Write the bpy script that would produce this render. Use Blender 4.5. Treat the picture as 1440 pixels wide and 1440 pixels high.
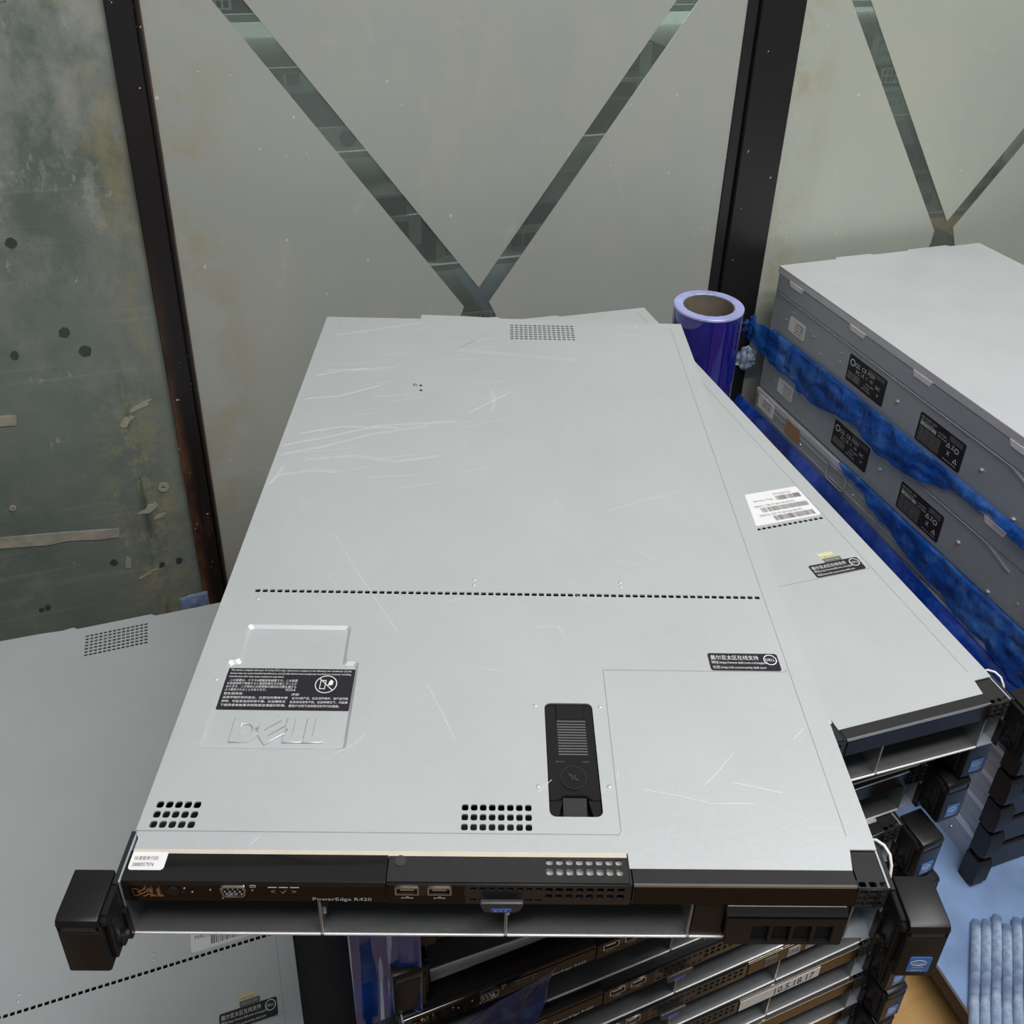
import bpy, bmesh, math, random
from mathutils import Vector, Matrix
random.seed(7)
SC = bpy.context.scene
for _o in list(SC.objects): bpy.data.objects.remove(_o)
COL = SC.collection
R = math.radians

# ------------------------------------------------------------------ camera
cd = bpy.data.cameras.new('camera'); cam = bpy.data.objects.new('camera', cd); COL.objects.link(cam)
F, CX, CY = 1308.3, 720.0, 480.0
p_, y_, r_ = 0.4885, -0.0239, 0.0314
fwd = Vector((-math.sin(y_) * math.cos(p_), math.cos(y_) * math.cos(p_), -math.sin(p_)))
rt = Vector((math.cos(y_), math.sin(y_), 0)); up = rt.cross(fwd)
r2 = rt * math.cos(r_) + up * math.sin(r_); u2 = -rt * math.sin(r_) + up * math.cos(r_)
m = Matrix((r2, u2, -fwd)).transposed().to_4x4(); m.translation = Vector((-0.0146, -0.3178, 0.5133))
cam.matrix_world = m
cd.sensor_width = 36; cd.lens = F / 1440 * 36; cd.sensor_fit = 'HORIZONTAL'
cd.shift_x = (720 - CX) / 1440; cd.shift_y = (CY - 720) / 1440
cd.clip_start = 0.01
SC.camera = cam
# ------------------------------------------------------------------ world, lights, exposure
w = bpy.data.worlds.new('room_air'); SC.world = w; w.use_nodes = True
w.node_tree.nodes['Background'].inputs[0].default_value = (0.80, 0.86, 0.90, 1)
w.node_tree.nodes['Background'].inputs[1].default_value = 0.17
def area(name, loc, rot, sx, sy, power, col=(1, .995, .985)):
    l = bpy.data.lights.new(name, 'AREA'); l.shape = 'RECTANGLE'; l.size = sx; l.size_y = sy; l.energy = power; l.color = col
    o = bpy.data.objects.new(name, l); o.location = loc; o.rotation_euler = rot; COL.objects.link(o); return o
area('ceiling_or_fill_light', (0.5, -0.5, 2.1), (R(-8), 0, R(18)), 2.4, 0.35, 33)
area('ceiling_or_fill_light', (1.0, 0.15, 2.1), (0, 0, R(18)), 1.6, 0.30, 17)
area('ceiling_or_fill_light', (0.6, 3.4, 1.9), (R(25), 0, R(18)), 2.6, 1.2, 130, (.95, 1, .97))  # lamp added behind the glass to brighten what the stripes show
area('ceiling_or_fill_light', (0.2, 1.30, 1.75), (R(22), 0, R(18)), 2.4, 0.2, 40, (.95, 1, .97))  # another added lamp, lighting the equipment fronts behind the glass
SC.view_settings.view_transform = 'Standard'; SC.view_settings.look = 'None'
SC.view_settings.gamma = 1; SC.view_settings.use_curve_mapping = False
SC.view_settings.exposure = 0.42

# ------------------------------------------------------------------ materials
MATS = {}
class NT:
    def __init__(s, name):
        s.m = bpy.data.materials.new(name); s.m.use_nodes = True; s.t = s.m.node_tree; s.n = s.t.nodes
        s.b = s.n['Principled BSDF']; s.out = s.n['Material Output']
        s.tc = s.n.new('ShaderNodeTexCoord')
    def node(s, ty, **k):
        n = s.n.new(ty)
        for a, v in k.items(): setattr(n, a, v)
        return n
    def link(s, a, b): s.t.links.new(a, b)
    def noise(s, scale, detail=3, rough=.5, mp=None, rot=0):
        n = s.node('ShaderNodeTexNoise'); n.inputs['Scale'].default_value = scale; n.inputs['Detail'].default_value = detail
        n.inputs['Roughness'].default_value = rough
        src = s.tc.outputs['Object']
        if mp:
            q = s.node('ShaderNodeMapping'); q.inputs['Scale'].default_value = mp; q.inputs['Rotation'].default_value = (0, 0, rot)
            s.link(src, q.inputs[0]); src = q.outputs[0]
        s.link(src, n.inputs['Vector']); return n.outputs['Fac']
    def ramp(s, fac, stops):
        r = s.node('ShaderNodeValToRGB'); e = r.color_ramp.elements
        while len(e) < len(stops): e.new(.5)
        for i, (p, c) in enumerate(stops):
            e[i].position = p; e[i].color = (*c, 1) if len(c) == 3 else c
        s.link(fac, r.inputs[0]); return r.outputs[0]
    def mix(s, fac, a, b, mode='MIX'):
        n = s.node('ShaderNodeMix', data_type='RGBA', blend_type=mode)
        for i, v in ((0, fac), (6, a), (7, b)):
            if isinstance(v, (int, float)): n.inputs[i].default_value = v
            elif isinstance(v, tuple): n.inputs[i].default_value = (*v, 1) if len(v) == 3 else v
            else: s.link(v, n.inputs[i])
        return n.outputs[2]
    def math(s, op, a, b=0):
        n = s.node('ShaderNodeMath', operation=op)
        for i, v in ((0, a), (1, b)):
            if isinstance(v, (int, float)): n.inputs[i].default_value = v
            else: s.link(v, n.inputs[i])
        return n.outputs[0]
    def bump(s, h, st, dist=.001):
        b = s.node('ShaderNodeBump'); b.inputs['Strength'].default_value = st; b.inputs['Distance'].default_value = dist
        s.link(h, b.inputs['Height']); s.link(b.outputs[0], s.b.inputs['Normal'])

def plain(name, col, rough=.5, metal=0, coat=0, var=.06, scale=60, bump=0, spec=.5):
    t = NT(name); b = t.b
    n = t.noise(scale, 4)
    lo = tuple(max(0, c * (1 - var)) for c in col); hi = tuple(min(1, c * (1 + var)) for c in col)
    t.link(t.ramp(n, [(.3, lo), (.7, hi)]), b.inputs['Base Color'])
    b.inputs['Roughness'].default_value = rough; b.inputs['Metallic'].default_value = metal
    b.inputs['Coat Weight'].default_value = coat; b.inputs['Specular IOR Level'].default_value = spec
    if bump: t.bump(n, bump)
    MATS[name] = t.m; return t.m

def galv(name, col, rough=.42, metal=.75, scr=.5):
    t = NT(name); b = t.b
    n1 = t.noise(260, 3, .6); n2 = t.noise(9, 4, .6)
    c = t.mix(n1, tuple(x * .95 for x in col), tuple(min(1, x * 1.05) for x in col))
    c = t.mix(t.ramp(n2, [(.35, (0, 0, 0)), (.7, (1, 1, 1))]), c, tuple(min(1, x * 1.06) for x in col))
    s1 = t.noise(5, 2, .5, (1.2, 60, 1), R(-14)); s2 = t.noise(4, 2, .5, (1.5, 90, 1), R(40))
    band = lambda s, a: t.ramp(s, [(a, (0, 0, 0)), (a + .006, (1, 1, 1)), (a + .014, (0, 0, 0))])
    msk = t.ramp(t.noise(6, 3, .6), [(.52, (0, 0, 0)), (.68, (1, 1, 1))])
    k = t.math('MULTIPLY', t.math('ADD', band(s1, .60), band(s2, .64)), msk)
    k = t.math('MULTIPLY', k, scr)
    t.link(t.mix(k, c, (.82, .82, .82)), b.inputs['Base Color'])
    t.link(t.math('ADD', t.math('MULTIPLY', n1, .10), rough - .05), b.inputs['Roughness'])
    b.inputs['Metallic'].default_value = metal
    t.bump(n1, .12, .0006)
    MATS[name] = t.m; return t.m

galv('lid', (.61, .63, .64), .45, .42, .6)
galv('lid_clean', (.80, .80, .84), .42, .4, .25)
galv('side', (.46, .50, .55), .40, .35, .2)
galv('bay', (.40, .41, .42), .34, .85, .5)
plain('cream_edge', (.78, .70, .58), .45, .2)
plain('satin_black', (.022, .021, .022), .38, coat=.1)
plain('gloss_black', (.012, .011, .011), .10, coat=.6)
plain('gloss_brown', (.016, .009, .006), .16, coat=.0, spec=.18)
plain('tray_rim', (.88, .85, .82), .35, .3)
plain('plastic_black', (.014, .013, .014), .32, spec=.28)
plain('plastic_grey', (.045, .045, .05), .4)
plain('gap_shade', (.006, .008, .03), .25, var=.3, scale=8)
plain('dark_inside', (.012, .012, .013), .7)
plain('rib_grey', (.12, .12, .12), .4)
plain('chrome', (.7, .69, .66), .22, 1)
plain('dell_chrome', (.75, .58, .42), .2, 1)
plain('white_label', (.86, .84, .84), .5, var=.02)
plain('orange_label', (.42, .24, .14), .6)
plain('yellow_label', (.72, .66, .40), .6)
plain('grey_label', (.16, .15, .15), .6)
plain('black_label', (.016, .013, .02), .45, var=.02)
plain('ink_white', (.80, .80, .80), .6, var=.02)
plain('ink_black', (.03, .03, .03), .6)
plain('ink_grey', (.42, .42, .42), .5)
plain('blue_tag', (.05, .12, .55), .4)
plain('intel_blue', (.06, .22, .62), .3)
plain('intel_pale', (.50, .62, .85), .3)
plain('crease', (.42, .43, .43), .5, .5)
plain('scratch', (.86, .86, .86), .5, .2)
plain('white_plastic', (.85, .8, .8), .4)
plain('core', (.20, .17, .13), .8, var=.2, scale=30)
plain('film_edge', (.42, .45, .80), .3, coat=.3, var=.2, scale=30)
plain('film_roll', (.012, .006, .20), .08, coat=1, var=.15, scale=12)
plain('tape_beige', (.40, .37, .30), .7, var=.2, scale=40)
plain('port_dark', (.03, .03, .035), .5)
plain('dark_spot', (.055, .075, .065), .4)
plain('rear_metal', (.34, .36, .35), .45, .3)
plain('paint_rust', (.085, .05, .035), .6, var=.4)

def post_mat():
    t = NT('black_post'); b = t.b
    g = t.node('ShaderNodeSeparateXYZ'); t.link(t.tc.outputs['Object'], g.inputs[0])
    lowz = t.ramp(t.math('MULTIPLY', t.math('ADD', g.outputs[2], -.02), -1.6), [(0, (0, 0, 0)), (.8, (1, 1, 1))])
    left = t.ramp(t.math('ADD', g.outputs[0], .2025), [(.004, (1, 1, 1)), (.017, (0, 0, 0))])
    k = t.math('MULTIPLY', t.math('MULTIPLY', t.ramp(t.noise(26, 7, .75, (1, 1, .3)), [(.36, (0, 0, 0)), (.58, (1, 1, 1))]), left), lowz)
    c = t.mix(k, (.016, .013, .013), (.17, .075, .04))
    k2 = t.math('MULTIPLY', t.ramp(t.noise(18, 8, .8, (1, 1, .3)), [(.55, (0, 0, 0)), (.66, (1, 1, 1))]), lowz)
    c = t.mix(k2, c, (.10, .04, .025))
    c = t.mix(t.ramp(t.noise(120, 1), [(.77, (0, 0, 0)), (.79, (1, 1, 1))]), c, (.6, .6, .58))
    t.link(c, b.inputs['Base Color']); b.inputs['Roughness'].default_value = .36
    MATS['black_post'] = t.m
post_mat()
plain('post_plain', (.018, .016, .016), .4)
def speck():
    t = NT('speck_post'); sp = t.ramp(t.noise(95, 1), [(.785, (0, 0, 0)), (.80, (1, 1, 1))])
    t.link(t.mix(sp, (.014, .012, .013), (.6, .6, .58)), t.b.inputs['Base Color']); t.b.inputs['Roughness'].default_value = .4; MATS['speck_post'] = t.m
speck()

def frosted(name, a, bcol, dirt, amt, yellow=None):
    t = NT(name); b = t.b
    n = t.noise(3.0, 6, .6); c = t.mix(t.ramp(n, [(.3, (0, 0, 0)), (.7, (1, 1, 1))]), a, bcol)
    s = t.noise(5, 8, .7, (1.4, 1, .5))
    c = t.mix(t.math('MULTIPLY', t.ramp(s, [(.52, (0, 0, 0)), (.72, (1, 1, 1))]), amt), c, dirt)
    sm = t.noise(16, 6, .75, (1, 1, .6))
    c = t.mix(t.math('MULTIPLY', t.ramp(sm, [(.60, (0, 0, 0)), (.70, (1, 1, 1))]), amt * .5), c, (.62, .62, .58))
    if yellow:
        x = t.node('ShaderNodeSeparateXYZ'); t.link(t.tc.outputs['Object'], x.inputs[0])
        e = t.ramp(t.math('ABSOLUTE', t.math('ADD', x.outputs[0], -yellow)), [(.0, (1, 1, 1)), (.075, (0, 0, 0))])
        yn = t.ramp(t.noise(9, 5, .7), [(.45, (0, 0, 0)), (.6, (1, 1, 1))])
        c = t.mix(t.math('MULTIPLY', t.math('MULTIPLY', e, yn), .6), c, (.42, .35, .20))
    sp = t.ramp(t.noise(75, 1), [(.775, (0, 0, 0)), (.79, (1, 1, 1))])
    c = t.mix(t.math('MULTIPLY', sp, .7), c, (.75, .75, .72))
    t.link(c, b.inputs['Base Color']); b.inputs['Roughness'].default_value = .33; b.inputs['Specular IOR Level'].default_value = .4
    MATS[name] = t.m
frosted('frost_mid', (.40, .425, .385), (.46, .465, .42), (.50, .48, .42), .5, -.13)
frosted('frost_right', (.47, .51, .44), (.53, .54, .45), (.42, .50, .44), .5, .85)
def grime():
    t = NT('grimy_glass'); b = t.b
    R1 = lambda n, a, c: t.ramp(n, [(a, (0, 0, 0)), (c, (1, 1, 1))]); M = lambda *a: t.math('MULTIPLY', *a)
    n = t.noise(2.4, 9, .68); c = t.mix(R1(n, .35, .65), (.125, .165, .140), (.215, .245, .215))
    c = t.mix(M(R1(t.noise(14, 6, .7), .45, .65), .35), c, (.26, .28, .25))
    x = t.node('ShaderNodeSeparateXYZ'); t.link(t.tc.outputs['Object'], x.inputs[0])
    topd = R1(t.math('ADD', x.outputs[2], .22), 0, .42)                                    # dried wipe marks are thickest high up
    c = t.mix(M(M(R1(t.noise(4.5, 9, .74, (1, 1, .7), R(25)), .40, .58), topd), .8), c, (.44, .44, .40))
    c = t.mix(M(M(R1(t.noise(12, 9, .8, (1, 1, .5), R(-30)), .55, .66), topd), .8), c, (.56, .55, .50))
    c = t.mix(M(R1(t.noise(7, 9, .8), .54, .70), .5), c, (.33, .34, .29))
    def edge(c0, wd): return t.ramp(t.math('ABSOLUTE', t.math('ADD', x.outputs[0], c0)), [(.0, (1, 1, 1)), (wd, (0, 0, 0))])
    c = t.mix(M(M(edge(.235, .06), R1(t.noise(12, 8, .8, (1, 1, .5)), .48, .62)), .6), c, (.38, .31, .16))
    low = R1(M(t.math('ADD', x.outputs[2], .12), -1), .02, .20)
    c = t.mix(M(M(M(edge(.270, .075), R1(t.noise(20, 8, .8), .48, .56)), low), .8), c, (.36, .33, .20))
    c = t.mix(M(M(M(edge(.268, .012), R1(t.noise(30, 6, .8, (1, 1, .25)), .47, .52)), low), .7), c, (.05, .08, .07))
    c = t.mix(M(R1(t.noise(26, 5, .7), .70, .715), .8), c, (.05, .075, .065))
    c = t.mix(M(R1(t.noise(34, 8, .8, (1, 1, .5), R(-20)), .635, .66), .6), c, (.52, .52, .48))
    c = t.mix(M(R1(t.noise(6, 2, .5, (.5, 14, 14), R(35)), .66, .675), .14), c, (.42, .44, .40))
    t.link(c, b.inputs['Base Color']); b.inputs['Roughness'].default_value = .28
    MATS['grimy_glass'] = t.m
grime()

def glass(name, tint, refl=.12, rough=.03):
    t = NT(name); t.n.remove(t.b)
    tr = t.node('ShaderNodeBsdfTransparent'); tr.inputs[0].default_value = (*tint, 1)
    gl = t.node('ShaderNodeBsdfGlossy'); gl.inputs['Roughness'].default_value = rough
    lw = t.node('ShaderNodeLayerWeight'); lw.inputs[0].default_value = refl + .2
    mx = t.node('ShaderNodeMixShader')
    t.link(t.math('ADD', t.math('MULTIPLY', lw.outputs['Fresnel'], .6), refl * .3), mx.inputs[0])
    t.link(tr.outputs[0], mx.inputs[1]); t.link(gl.outputs[0], mx.inputs[2])
    df = t.node('ShaderNodeBsdfDiffuse'); df.inputs[0].default_value = (.45, .50, .47, 1); m2 = t.node('ShaderNodeMixShader')
    t.link(t.math('ADD', t.math('MULTIPLY', t.noise(4, 4), .16), .06), m2.inputs[0])
    t.link(mx.outputs[0], m2.inputs[1]); t.link(df.outputs[0], m2.inputs[2]); t.link(m2.outputs[0], t.out.inputs[0])
    MATS[name] = t.m
glass('clear_glass', (.80, .86, .82))

def film(name, tint, col, body=.4, wr=50, pl=.16):
    t = NT(name); b = t.b
    b.inputs['Base Color'].default_value = (*col, 1); b.inputs['Roughness'].default_value = .07; b.inputs['Coat Weight'].default_value = 1
    b.inputs['Coat Roughness'].default_value = .05
    n = t.noise(wr, 3, .5, (1, 1, .45))
    vo = t.node('ShaderNodeTexVoronoi'); vo.feature = 'SMOOTH_F1'; vo.inputs['Scale'].default_value = wr * .9
    q = t.node('ShaderNodeMapping'); q.inputs['Scale'].default_value = (1, .55, 1); q.inputs['Rotation'].default_value = (.5, .3, .2)
    t.link(t.tc.outputs['Object'], q.inputs[0]); t.link(q.outputs[0], vo.inputs['Vector'])
    t.bump(t.math('ADD', n, t.math('MULTIPLY', vo.outputs['Distance'], 1.2)), .9, .012)
    pale = tuple(min(1, x * 1.9 + pl) for x in col)  # pale patches in the colour stand for highlights on the film
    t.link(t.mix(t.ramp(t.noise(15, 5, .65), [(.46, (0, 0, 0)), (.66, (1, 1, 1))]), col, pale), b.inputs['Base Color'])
    tr = t.node('ShaderNodeBsdfTransparent'); tr.inputs[0].default_value = (*tint, 1)
    mx = t.node('ShaderNodeMixShader')
    t.link(t.math('ADD', t.math('MULTIPLY', t.noise(13, 4), .7), body - .35), mx.inputs[0])
    t.link(tr.outputs[0], mx.inputs[1]); t.link(b.outputs[0], mx.inputs[2]); t.link(mx.outputs[0], t.out.inputs[0])
    MATS[name] = t.m
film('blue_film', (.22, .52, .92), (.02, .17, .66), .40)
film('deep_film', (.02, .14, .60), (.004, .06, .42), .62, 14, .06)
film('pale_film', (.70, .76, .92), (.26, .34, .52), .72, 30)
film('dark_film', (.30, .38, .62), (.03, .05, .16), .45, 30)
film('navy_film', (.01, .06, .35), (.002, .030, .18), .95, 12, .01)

def wood():
    t = NT('wood_floor'); b = t.b
    g = t.noise(6, 6, .6, (1, 14, 1), R(30))
    t.link(t.ramp(g, [(.3, (.16, .085, .035)), (.7, (.22, .12, .05))]), b.inputs['Base Color']); b.inputs['Roughness'].default_value = .5
    MATS['wood_floor'] = t.m
wood()
plain('cardboard', (.34, .22, .12), .8, var=.15, scale=20)
plain('platform_wrap', (.24, .35, .58), .30, coat=.3, var=.30, scale=9, bump=1)
plain('platform_edge', (.05, .035, .03), .6)
plain('room_wall', (.42, .45, .43), .8)

# ------------------------------------------------------------------ geometry helpers
def rrect(x0, x1, y0, y1, r=0, n=4):
    if r <= 0: return [(x0, y0), (x1, y0), (x1, y1), (x0, y1)]
    out = []
    for cx, cy, a in ((x1 - r, y0 + r, -90), (x1 - r, y1 - r, 0), (x0 + r, y1 - r, 90), (x0 + r, y0 + r, 180)):
        for i in range(n + 1):
            t = R(a + 90 * i / n); out.append((cx + r * math.cos(t), cy + r * math.sin(t)))
    return out
def rpoly(pts, r, n=4):
    out = []; N = len(pts)
    for i in range(N):
        p = Vector(pts[i]); a = Vector(pts[i - 1]); b = Vector(pts[(i + 1) % N])
        u = (a - p).normalized(); v = (b - p).normalized()
        rr = min(r, (a - p).length * .45, (b - p).length * .45)
        s, e = p + u * rr, p + v * rr
        for k in range(n + 1):
            t = k / n; q = s * (1 - t) ** 2 + p * 2 * t * (1 - t) + e * t ** 2; out.append((q.x, q.y))
    return out
def inset(loop, d):
    N = len(loop); out = []
    for i in range(N):
        a, p, b = Vector(loop[i - 1]), Vector(loop[i]), Vector(loop[(i + 1) % N])
        t1 = (p - a); t2 = (b - p)
        t1 = t1.normalized() if t1.length > 1e-9 else t2.normalized(); t2 = t2.normalized() if t2.length > 1e-9 else t1
        t = (t1 + t2).normalized(); nn = Vector((-t.y, t.x)); out.append((p.x + nn.x * d, p.y + nn.y * d))
    return out
def curve_mesh(loops, z0, z1, bevel=0):
    cu = bpy.data.curves.new('c', 'CURVE'); cu.dimensions = '2D'; cu.fill_mode = 'BOTH'
    cu.extrude = max(0, (z1 - z0) / 2 - bevel); cu.bevel_depth = bevel; cu.bevel_resolution = 0
    for lp in loops:
        s = cu.splines.new('POLY'); s.points.add(len(lp) - 1)
        for i, p in enumerate(lp): s.points[i].co = (p[0] * 100, p[1] * 100, 0, 1)
        s.use_cyclic_u = True
    cu.extrude *= 100; cu.bevel_depth *= 100
    o = bpy.data.objects.new('c', cu); me = bpy.data.meshes.new_from_object(o)
    for v in me.vertices: v.co = (v.co.x / 100, v.co.y / 100, v.co.z / 100 + (z0 + z1) / 2)
    bpy.data.objects.remove(o); bpy.data.curves.remove(cu); return me
TXT = {}
def text_mesh(s):
    if s not in TXT:
        cu = bpy.data.curves.new('t', 'FONT'); cu.body = s; cu.resolution_u = 2
        o = bpy.data.objects.new('t', cu); me = bpy.data.meshes.new_from_object(o); bpy.data.objects.remove(o)
        TXT[s] = me
    return TXT[s]

class MB:
    def __init__(s): s.bm = bmesh.new()
    def box(s, x0, x1, y0, y1, z0, z1, bev=0, seg=1):
        r = bmesh.ops.create_cube(s.bm, size=1)
        for v in r['verts']:
            v.co = Vector(((x0 + x1) / 2 + v.co.x * (x1 - x0), (y0 + y1) / 2 + v.co.y * (y1 - y0), (z0 + z1) / 2 + v.co.z * (z1 - z0)))
        if bev:
            es = list({e for v in r['verts'] for e in v.link_edges})
            bmesh.ops.bevel(s.bm, geom=es, offset=bev, segments=seg, affect='EDGES', profile=.5)
        return s
    def add(s, me, M=None):
        if M is not None:
            m2 = me.copy(); m2.transform(M); s.bm.from_mesh(m2); bpy.data.meshes.remove(m2)
        else: s.bm.from_mesh(me)
        return s
    def sheet(s, loops, z0, z1, bevel=0, M=None): return s.add(curve_mesh(loops, z0, z1, bevel), M)
    def cyl(s, c, r, h, axis='Z', seg=20, r2=None):
        M = Matrix.Translation(c)
        if axis == 'X': M = M @ Matrix.Rotation(R(90), 4, 'Y')
        if axis == 'Y': M = M @ Matrix.Rotation(R(90), 4, 'X')
        bmesh.ops.create_cone(s.bm, cap_ends=True, segments=seg, radius1=r, radius2=r if r2 is None else r2, depth=h, matrix=M); return s
    def dome(s, c, r, flat=.5, seg=12):
        M = Matrix.Translation(c) @ Matrix.Diagonal((1, 1, flat, 1))
        bmesh.ops.create_uvsphere(s.bm, u_segments=seg, v_segments=8, radius=r, matrix=M); return s
    def prism(s, prof, axis, a0, a1):
        # prof in the two other axes (order y,z for X; x,z for Y; x,y for Z)
        def P(p, a): return {'X': (a, p[0], p[1]), 'Y': (p[0], a, p[1]), 'Z': (p[0], p[1], a)}[axis]
        A = [s.bm.verts.new(P(p, a0)) for p in prof]; B = [s.bm.verts.new(P(p, a1)) for p in prof]
        s.bm.faces.new(A[::-1]); s.bm.faces.new(B); n = len(prof)
        for i in range(n): s.bm.faces.new((A[i], A[(i + 1) % n], B[(i + 1) % n], B[i]))
        return s
    def tube(s, pts, r, seg=8):
        pts = [Vector(p) for p in pts]; rings = []
        for i, p in enumerate(pts):
            d = (pts[min(i + 1, len(pts) - 1)] - pts[max(i - 1, 0)]).normalized()
            a = d.orthogonal().normalized() if i == 0 else (a - d * a.dot(d)).normalized()
            b = d.cross(a)
            rings.append([s.bm.verts.new(p + (a * math.cos(2 * math.pi * k / seg) + b * math.sin(2 * math.pi * k / seg)) * r) for k in range(seg)])
        for i in range(len(rings) - 1):
            for k in range(seg): s.bm.faces.new((rings[i][k], rings[i][(k + 1) % seg], rings[i + 1][(k + 1) % seg], rings[i + 1][k]))
        s.bm.faces.new(rings[0][::-1]); s.bm.faces.new(rings[-1]); return s
    def strip(s, pts, wd, z, zt=.00012):
        for (a, b) in zip(pts[:-1], pts[1:]):
            a, b = Vector(a), Vector(b); d = (b - a).normalized(); n = Vector((-d.y, d.x)) * wd / 2
            s.prism([tuple(a - n), tuple(b - n), tuple(b + n), tuple(a + n)], 'Z', z, z + zt)
        return s
    def text(s, t, x0, y0, x1, y1, z, M=None):
        me = text_mesh(t); xs = [v.co.x for v in me.vertices]; ys = [v.co.y for v in me.vertices]
        if not xs: return s
        a, b, c, d = min(xs), max(xs), min(ys), max(ys)
        K = Matrix.Translation((x0, y0, z)) @ Matrix.Diagonal(((x1 - x0) / (b - a), (y1 - y0) / (d - c), 1, 1)) @ Matrix.Translation((-a, -c, 0))
        return s.add(me, M @ K if M is not None else K)
    def mesh(s, name, mat, smooth=None):
        bmesh.ops.recalc_face_normals(s.bm, faces=s.bm.faces[:]) if smooth != 'raw' else None
        me = bpy.data.meshes.new(name); s.bm.to_mesh(me); s.bm.free(); me.materials.append(MATS[mat])
        if smooth and smooth != 'raw':
            me.shade_smooth(); me.set_sharp_from_angle(angle=R(smooth))
        return me
FRONT = Matrix.Rotation(R(90), 4, 'X')          # sheet drawn in x,y -> stands in x,z facing -y
LEFT = Matrix(((0, 0, -1, 0), (-1, 0, 0, 0), (0, 1, 0, 0), (0, 0, 0, 1)))   # label drawn in (u,v): u runs towards the front, faces -x

def empty(name, loc, rz=0, label=None, cat=None, group=None, kind=None, rx=0, ry=0):
    o = bpy.data.objects.new(name, None); COL.objects.link(o); o.location = loc; o.rotation_euler = (rx, ry, rz); o.empty_display_size = .02
    tag(o, label, cat, group, kind); return o
def tag(o, label=None, cat=None, group=None, kind=None):
    for k, v in (('label', label), ('category', cat), ('group', group), ('kind', kind)):
        if v: o[k] = v
    return o
def link(name, me, parent=None, label=None):
    o = bpy.data.objects.new(name, me); COL.objects.link(o)
    if parent: o.parent = parent
    if label: o['label'] = label
    return o
CACHE = {}
def part(key, name, mat, parent, fn, smooth=None, label=None):
    if key not in CACHE:
        b = MB(); fn(b); CACHE[key] = b.mesh(name, mat, smooth)
    return link(name, CACHE[key], parent, label)

# ------------------------------------------------------------------ the setting: wall of glass panels
TH = R(18); N0 = 1.027
def wall_empty(name, label=None):
    o = empty(name, (-math.sin(TH) * N0, math.cos(TH) * N0, 0), TH, label, None, None, 'structure'); return o
# frame: x = along the wall, y = away from the viewer, z = up
VF = Matrix.Rotation(R(90), 4, 'X')
ZB, ZT = -.87, 2.4
def wsheet(b, loops, y0, y1): b.add(curve_mesh(loops, -y1, -y0), VF)
def at_x(p, q, x): t = (x - p[0]) / (q[0] - p[0]); return (x, p[1] + (q[1] - p[1]) * t)
def line_at(p, q, z): t = (z - p[1]) / (q[1] - p[1]); return (p[0] + (q[0] - p[0]) * t, z)

w1 = wall_empty('window_1', 'dirty greenish glass panel left of the thin black post')
part('w1g', 'glass_pane', 'grimy_glass', w1, lambda b: b.box(-2.6, -.2, .004, .012, ZB, ZT))
def tapes(b):
    wsheet(b, [rpoly([(-.9, -.435), (-.62, -.452), (-.4834, -.4634), (-.40, -.473), (-.3127, -.4852), (-.3154, -.5023), (-.345, -.500), (-.39, -.492), (-.42, -.4935), (-.4876, -.4838), (-.9, -.462)][::-1], .003)], .0025, .004)
part('w1t', 'tape_strip', 'tape_beige', w1, tapes)
part('w1t2', 'tape_strip', 'tape_beige', w1, lambda b: wsheet(b, [rpoly([(-.6, -.225), (-.417, -.249), (-.4204, -.2658), (-.6, -.245)][::-1], .004)], .0025, .004), label='short beige tape strip')
def drips(b):
    for x, z, r in ((-.3295, -.1228, .008), (-.307, -.1564, .009), (-.232, -.573, .006), (-.332, -.552, .006), (-.445, -.62, .005), (-.455, -.622, .004), (-.26, -.575, .005), (-.37, .02, .007), (-.40, -.15, .006)):
        wsheet(b, [[(x + r * math.cos(a) * random.uniform(.8, 1.1), z + r * 1.1 * math.sin(a) * random.uniform(.8, 1.1)) for a in [2 * math.pi * k / 14 for k in range(14)]]], .0028, .004)
part('w1d', 'dark_spots', 'dark_spot', w1, drips, label='round dark spots where the coating is rubbed off')
def washer(b):
    for x, z, r in ((-.2355, -.4187, .0085), (-.455, -.412, .005)):
        b.add(curve_mesh([[(x + r * math.cos(2 * math.pi * k / 18), z + r * math.sin(2 * math.pi * k / 18)) for k in range(18)],
                          [(x + r * .35 * math.cos(2 * math.pi * k / 12), z + r * .35 * math.sin(2 * math.pi * k / 12)) for k in range(12)]], -.004, -.0022), VF)
part('w1w', 'silicone_ring', 'tape_beige', w1, washer)
def flakes(b):
    rnd = random.Random(3)
    for x, z, w_, h in ((-.262, -.455, .045, .02), (-.25, -.475, .03, .012), (-.245, -.262, .05, .012), (-.27, -.285, .03, .02), (-.31, -.56, .018, .03), (-.285, -.59, .04, .01)):
        pts = [(x + w_ / 2 * math.cos(a) * rnd.uniform(.3, 1), z + h / 2 * math.sin(a) * rnd.uniform(.3, 1) + .35 * w_ / 2 * math.cos(a)) for a in [2 * math.pi * k / 11 for k in range(11)]]
        wsheet(b, [pts], .0028, .004)
part('w1f', 'torn_tape', 'tape_beige', w1, flakes, label='torn scraps of old tape')

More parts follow.
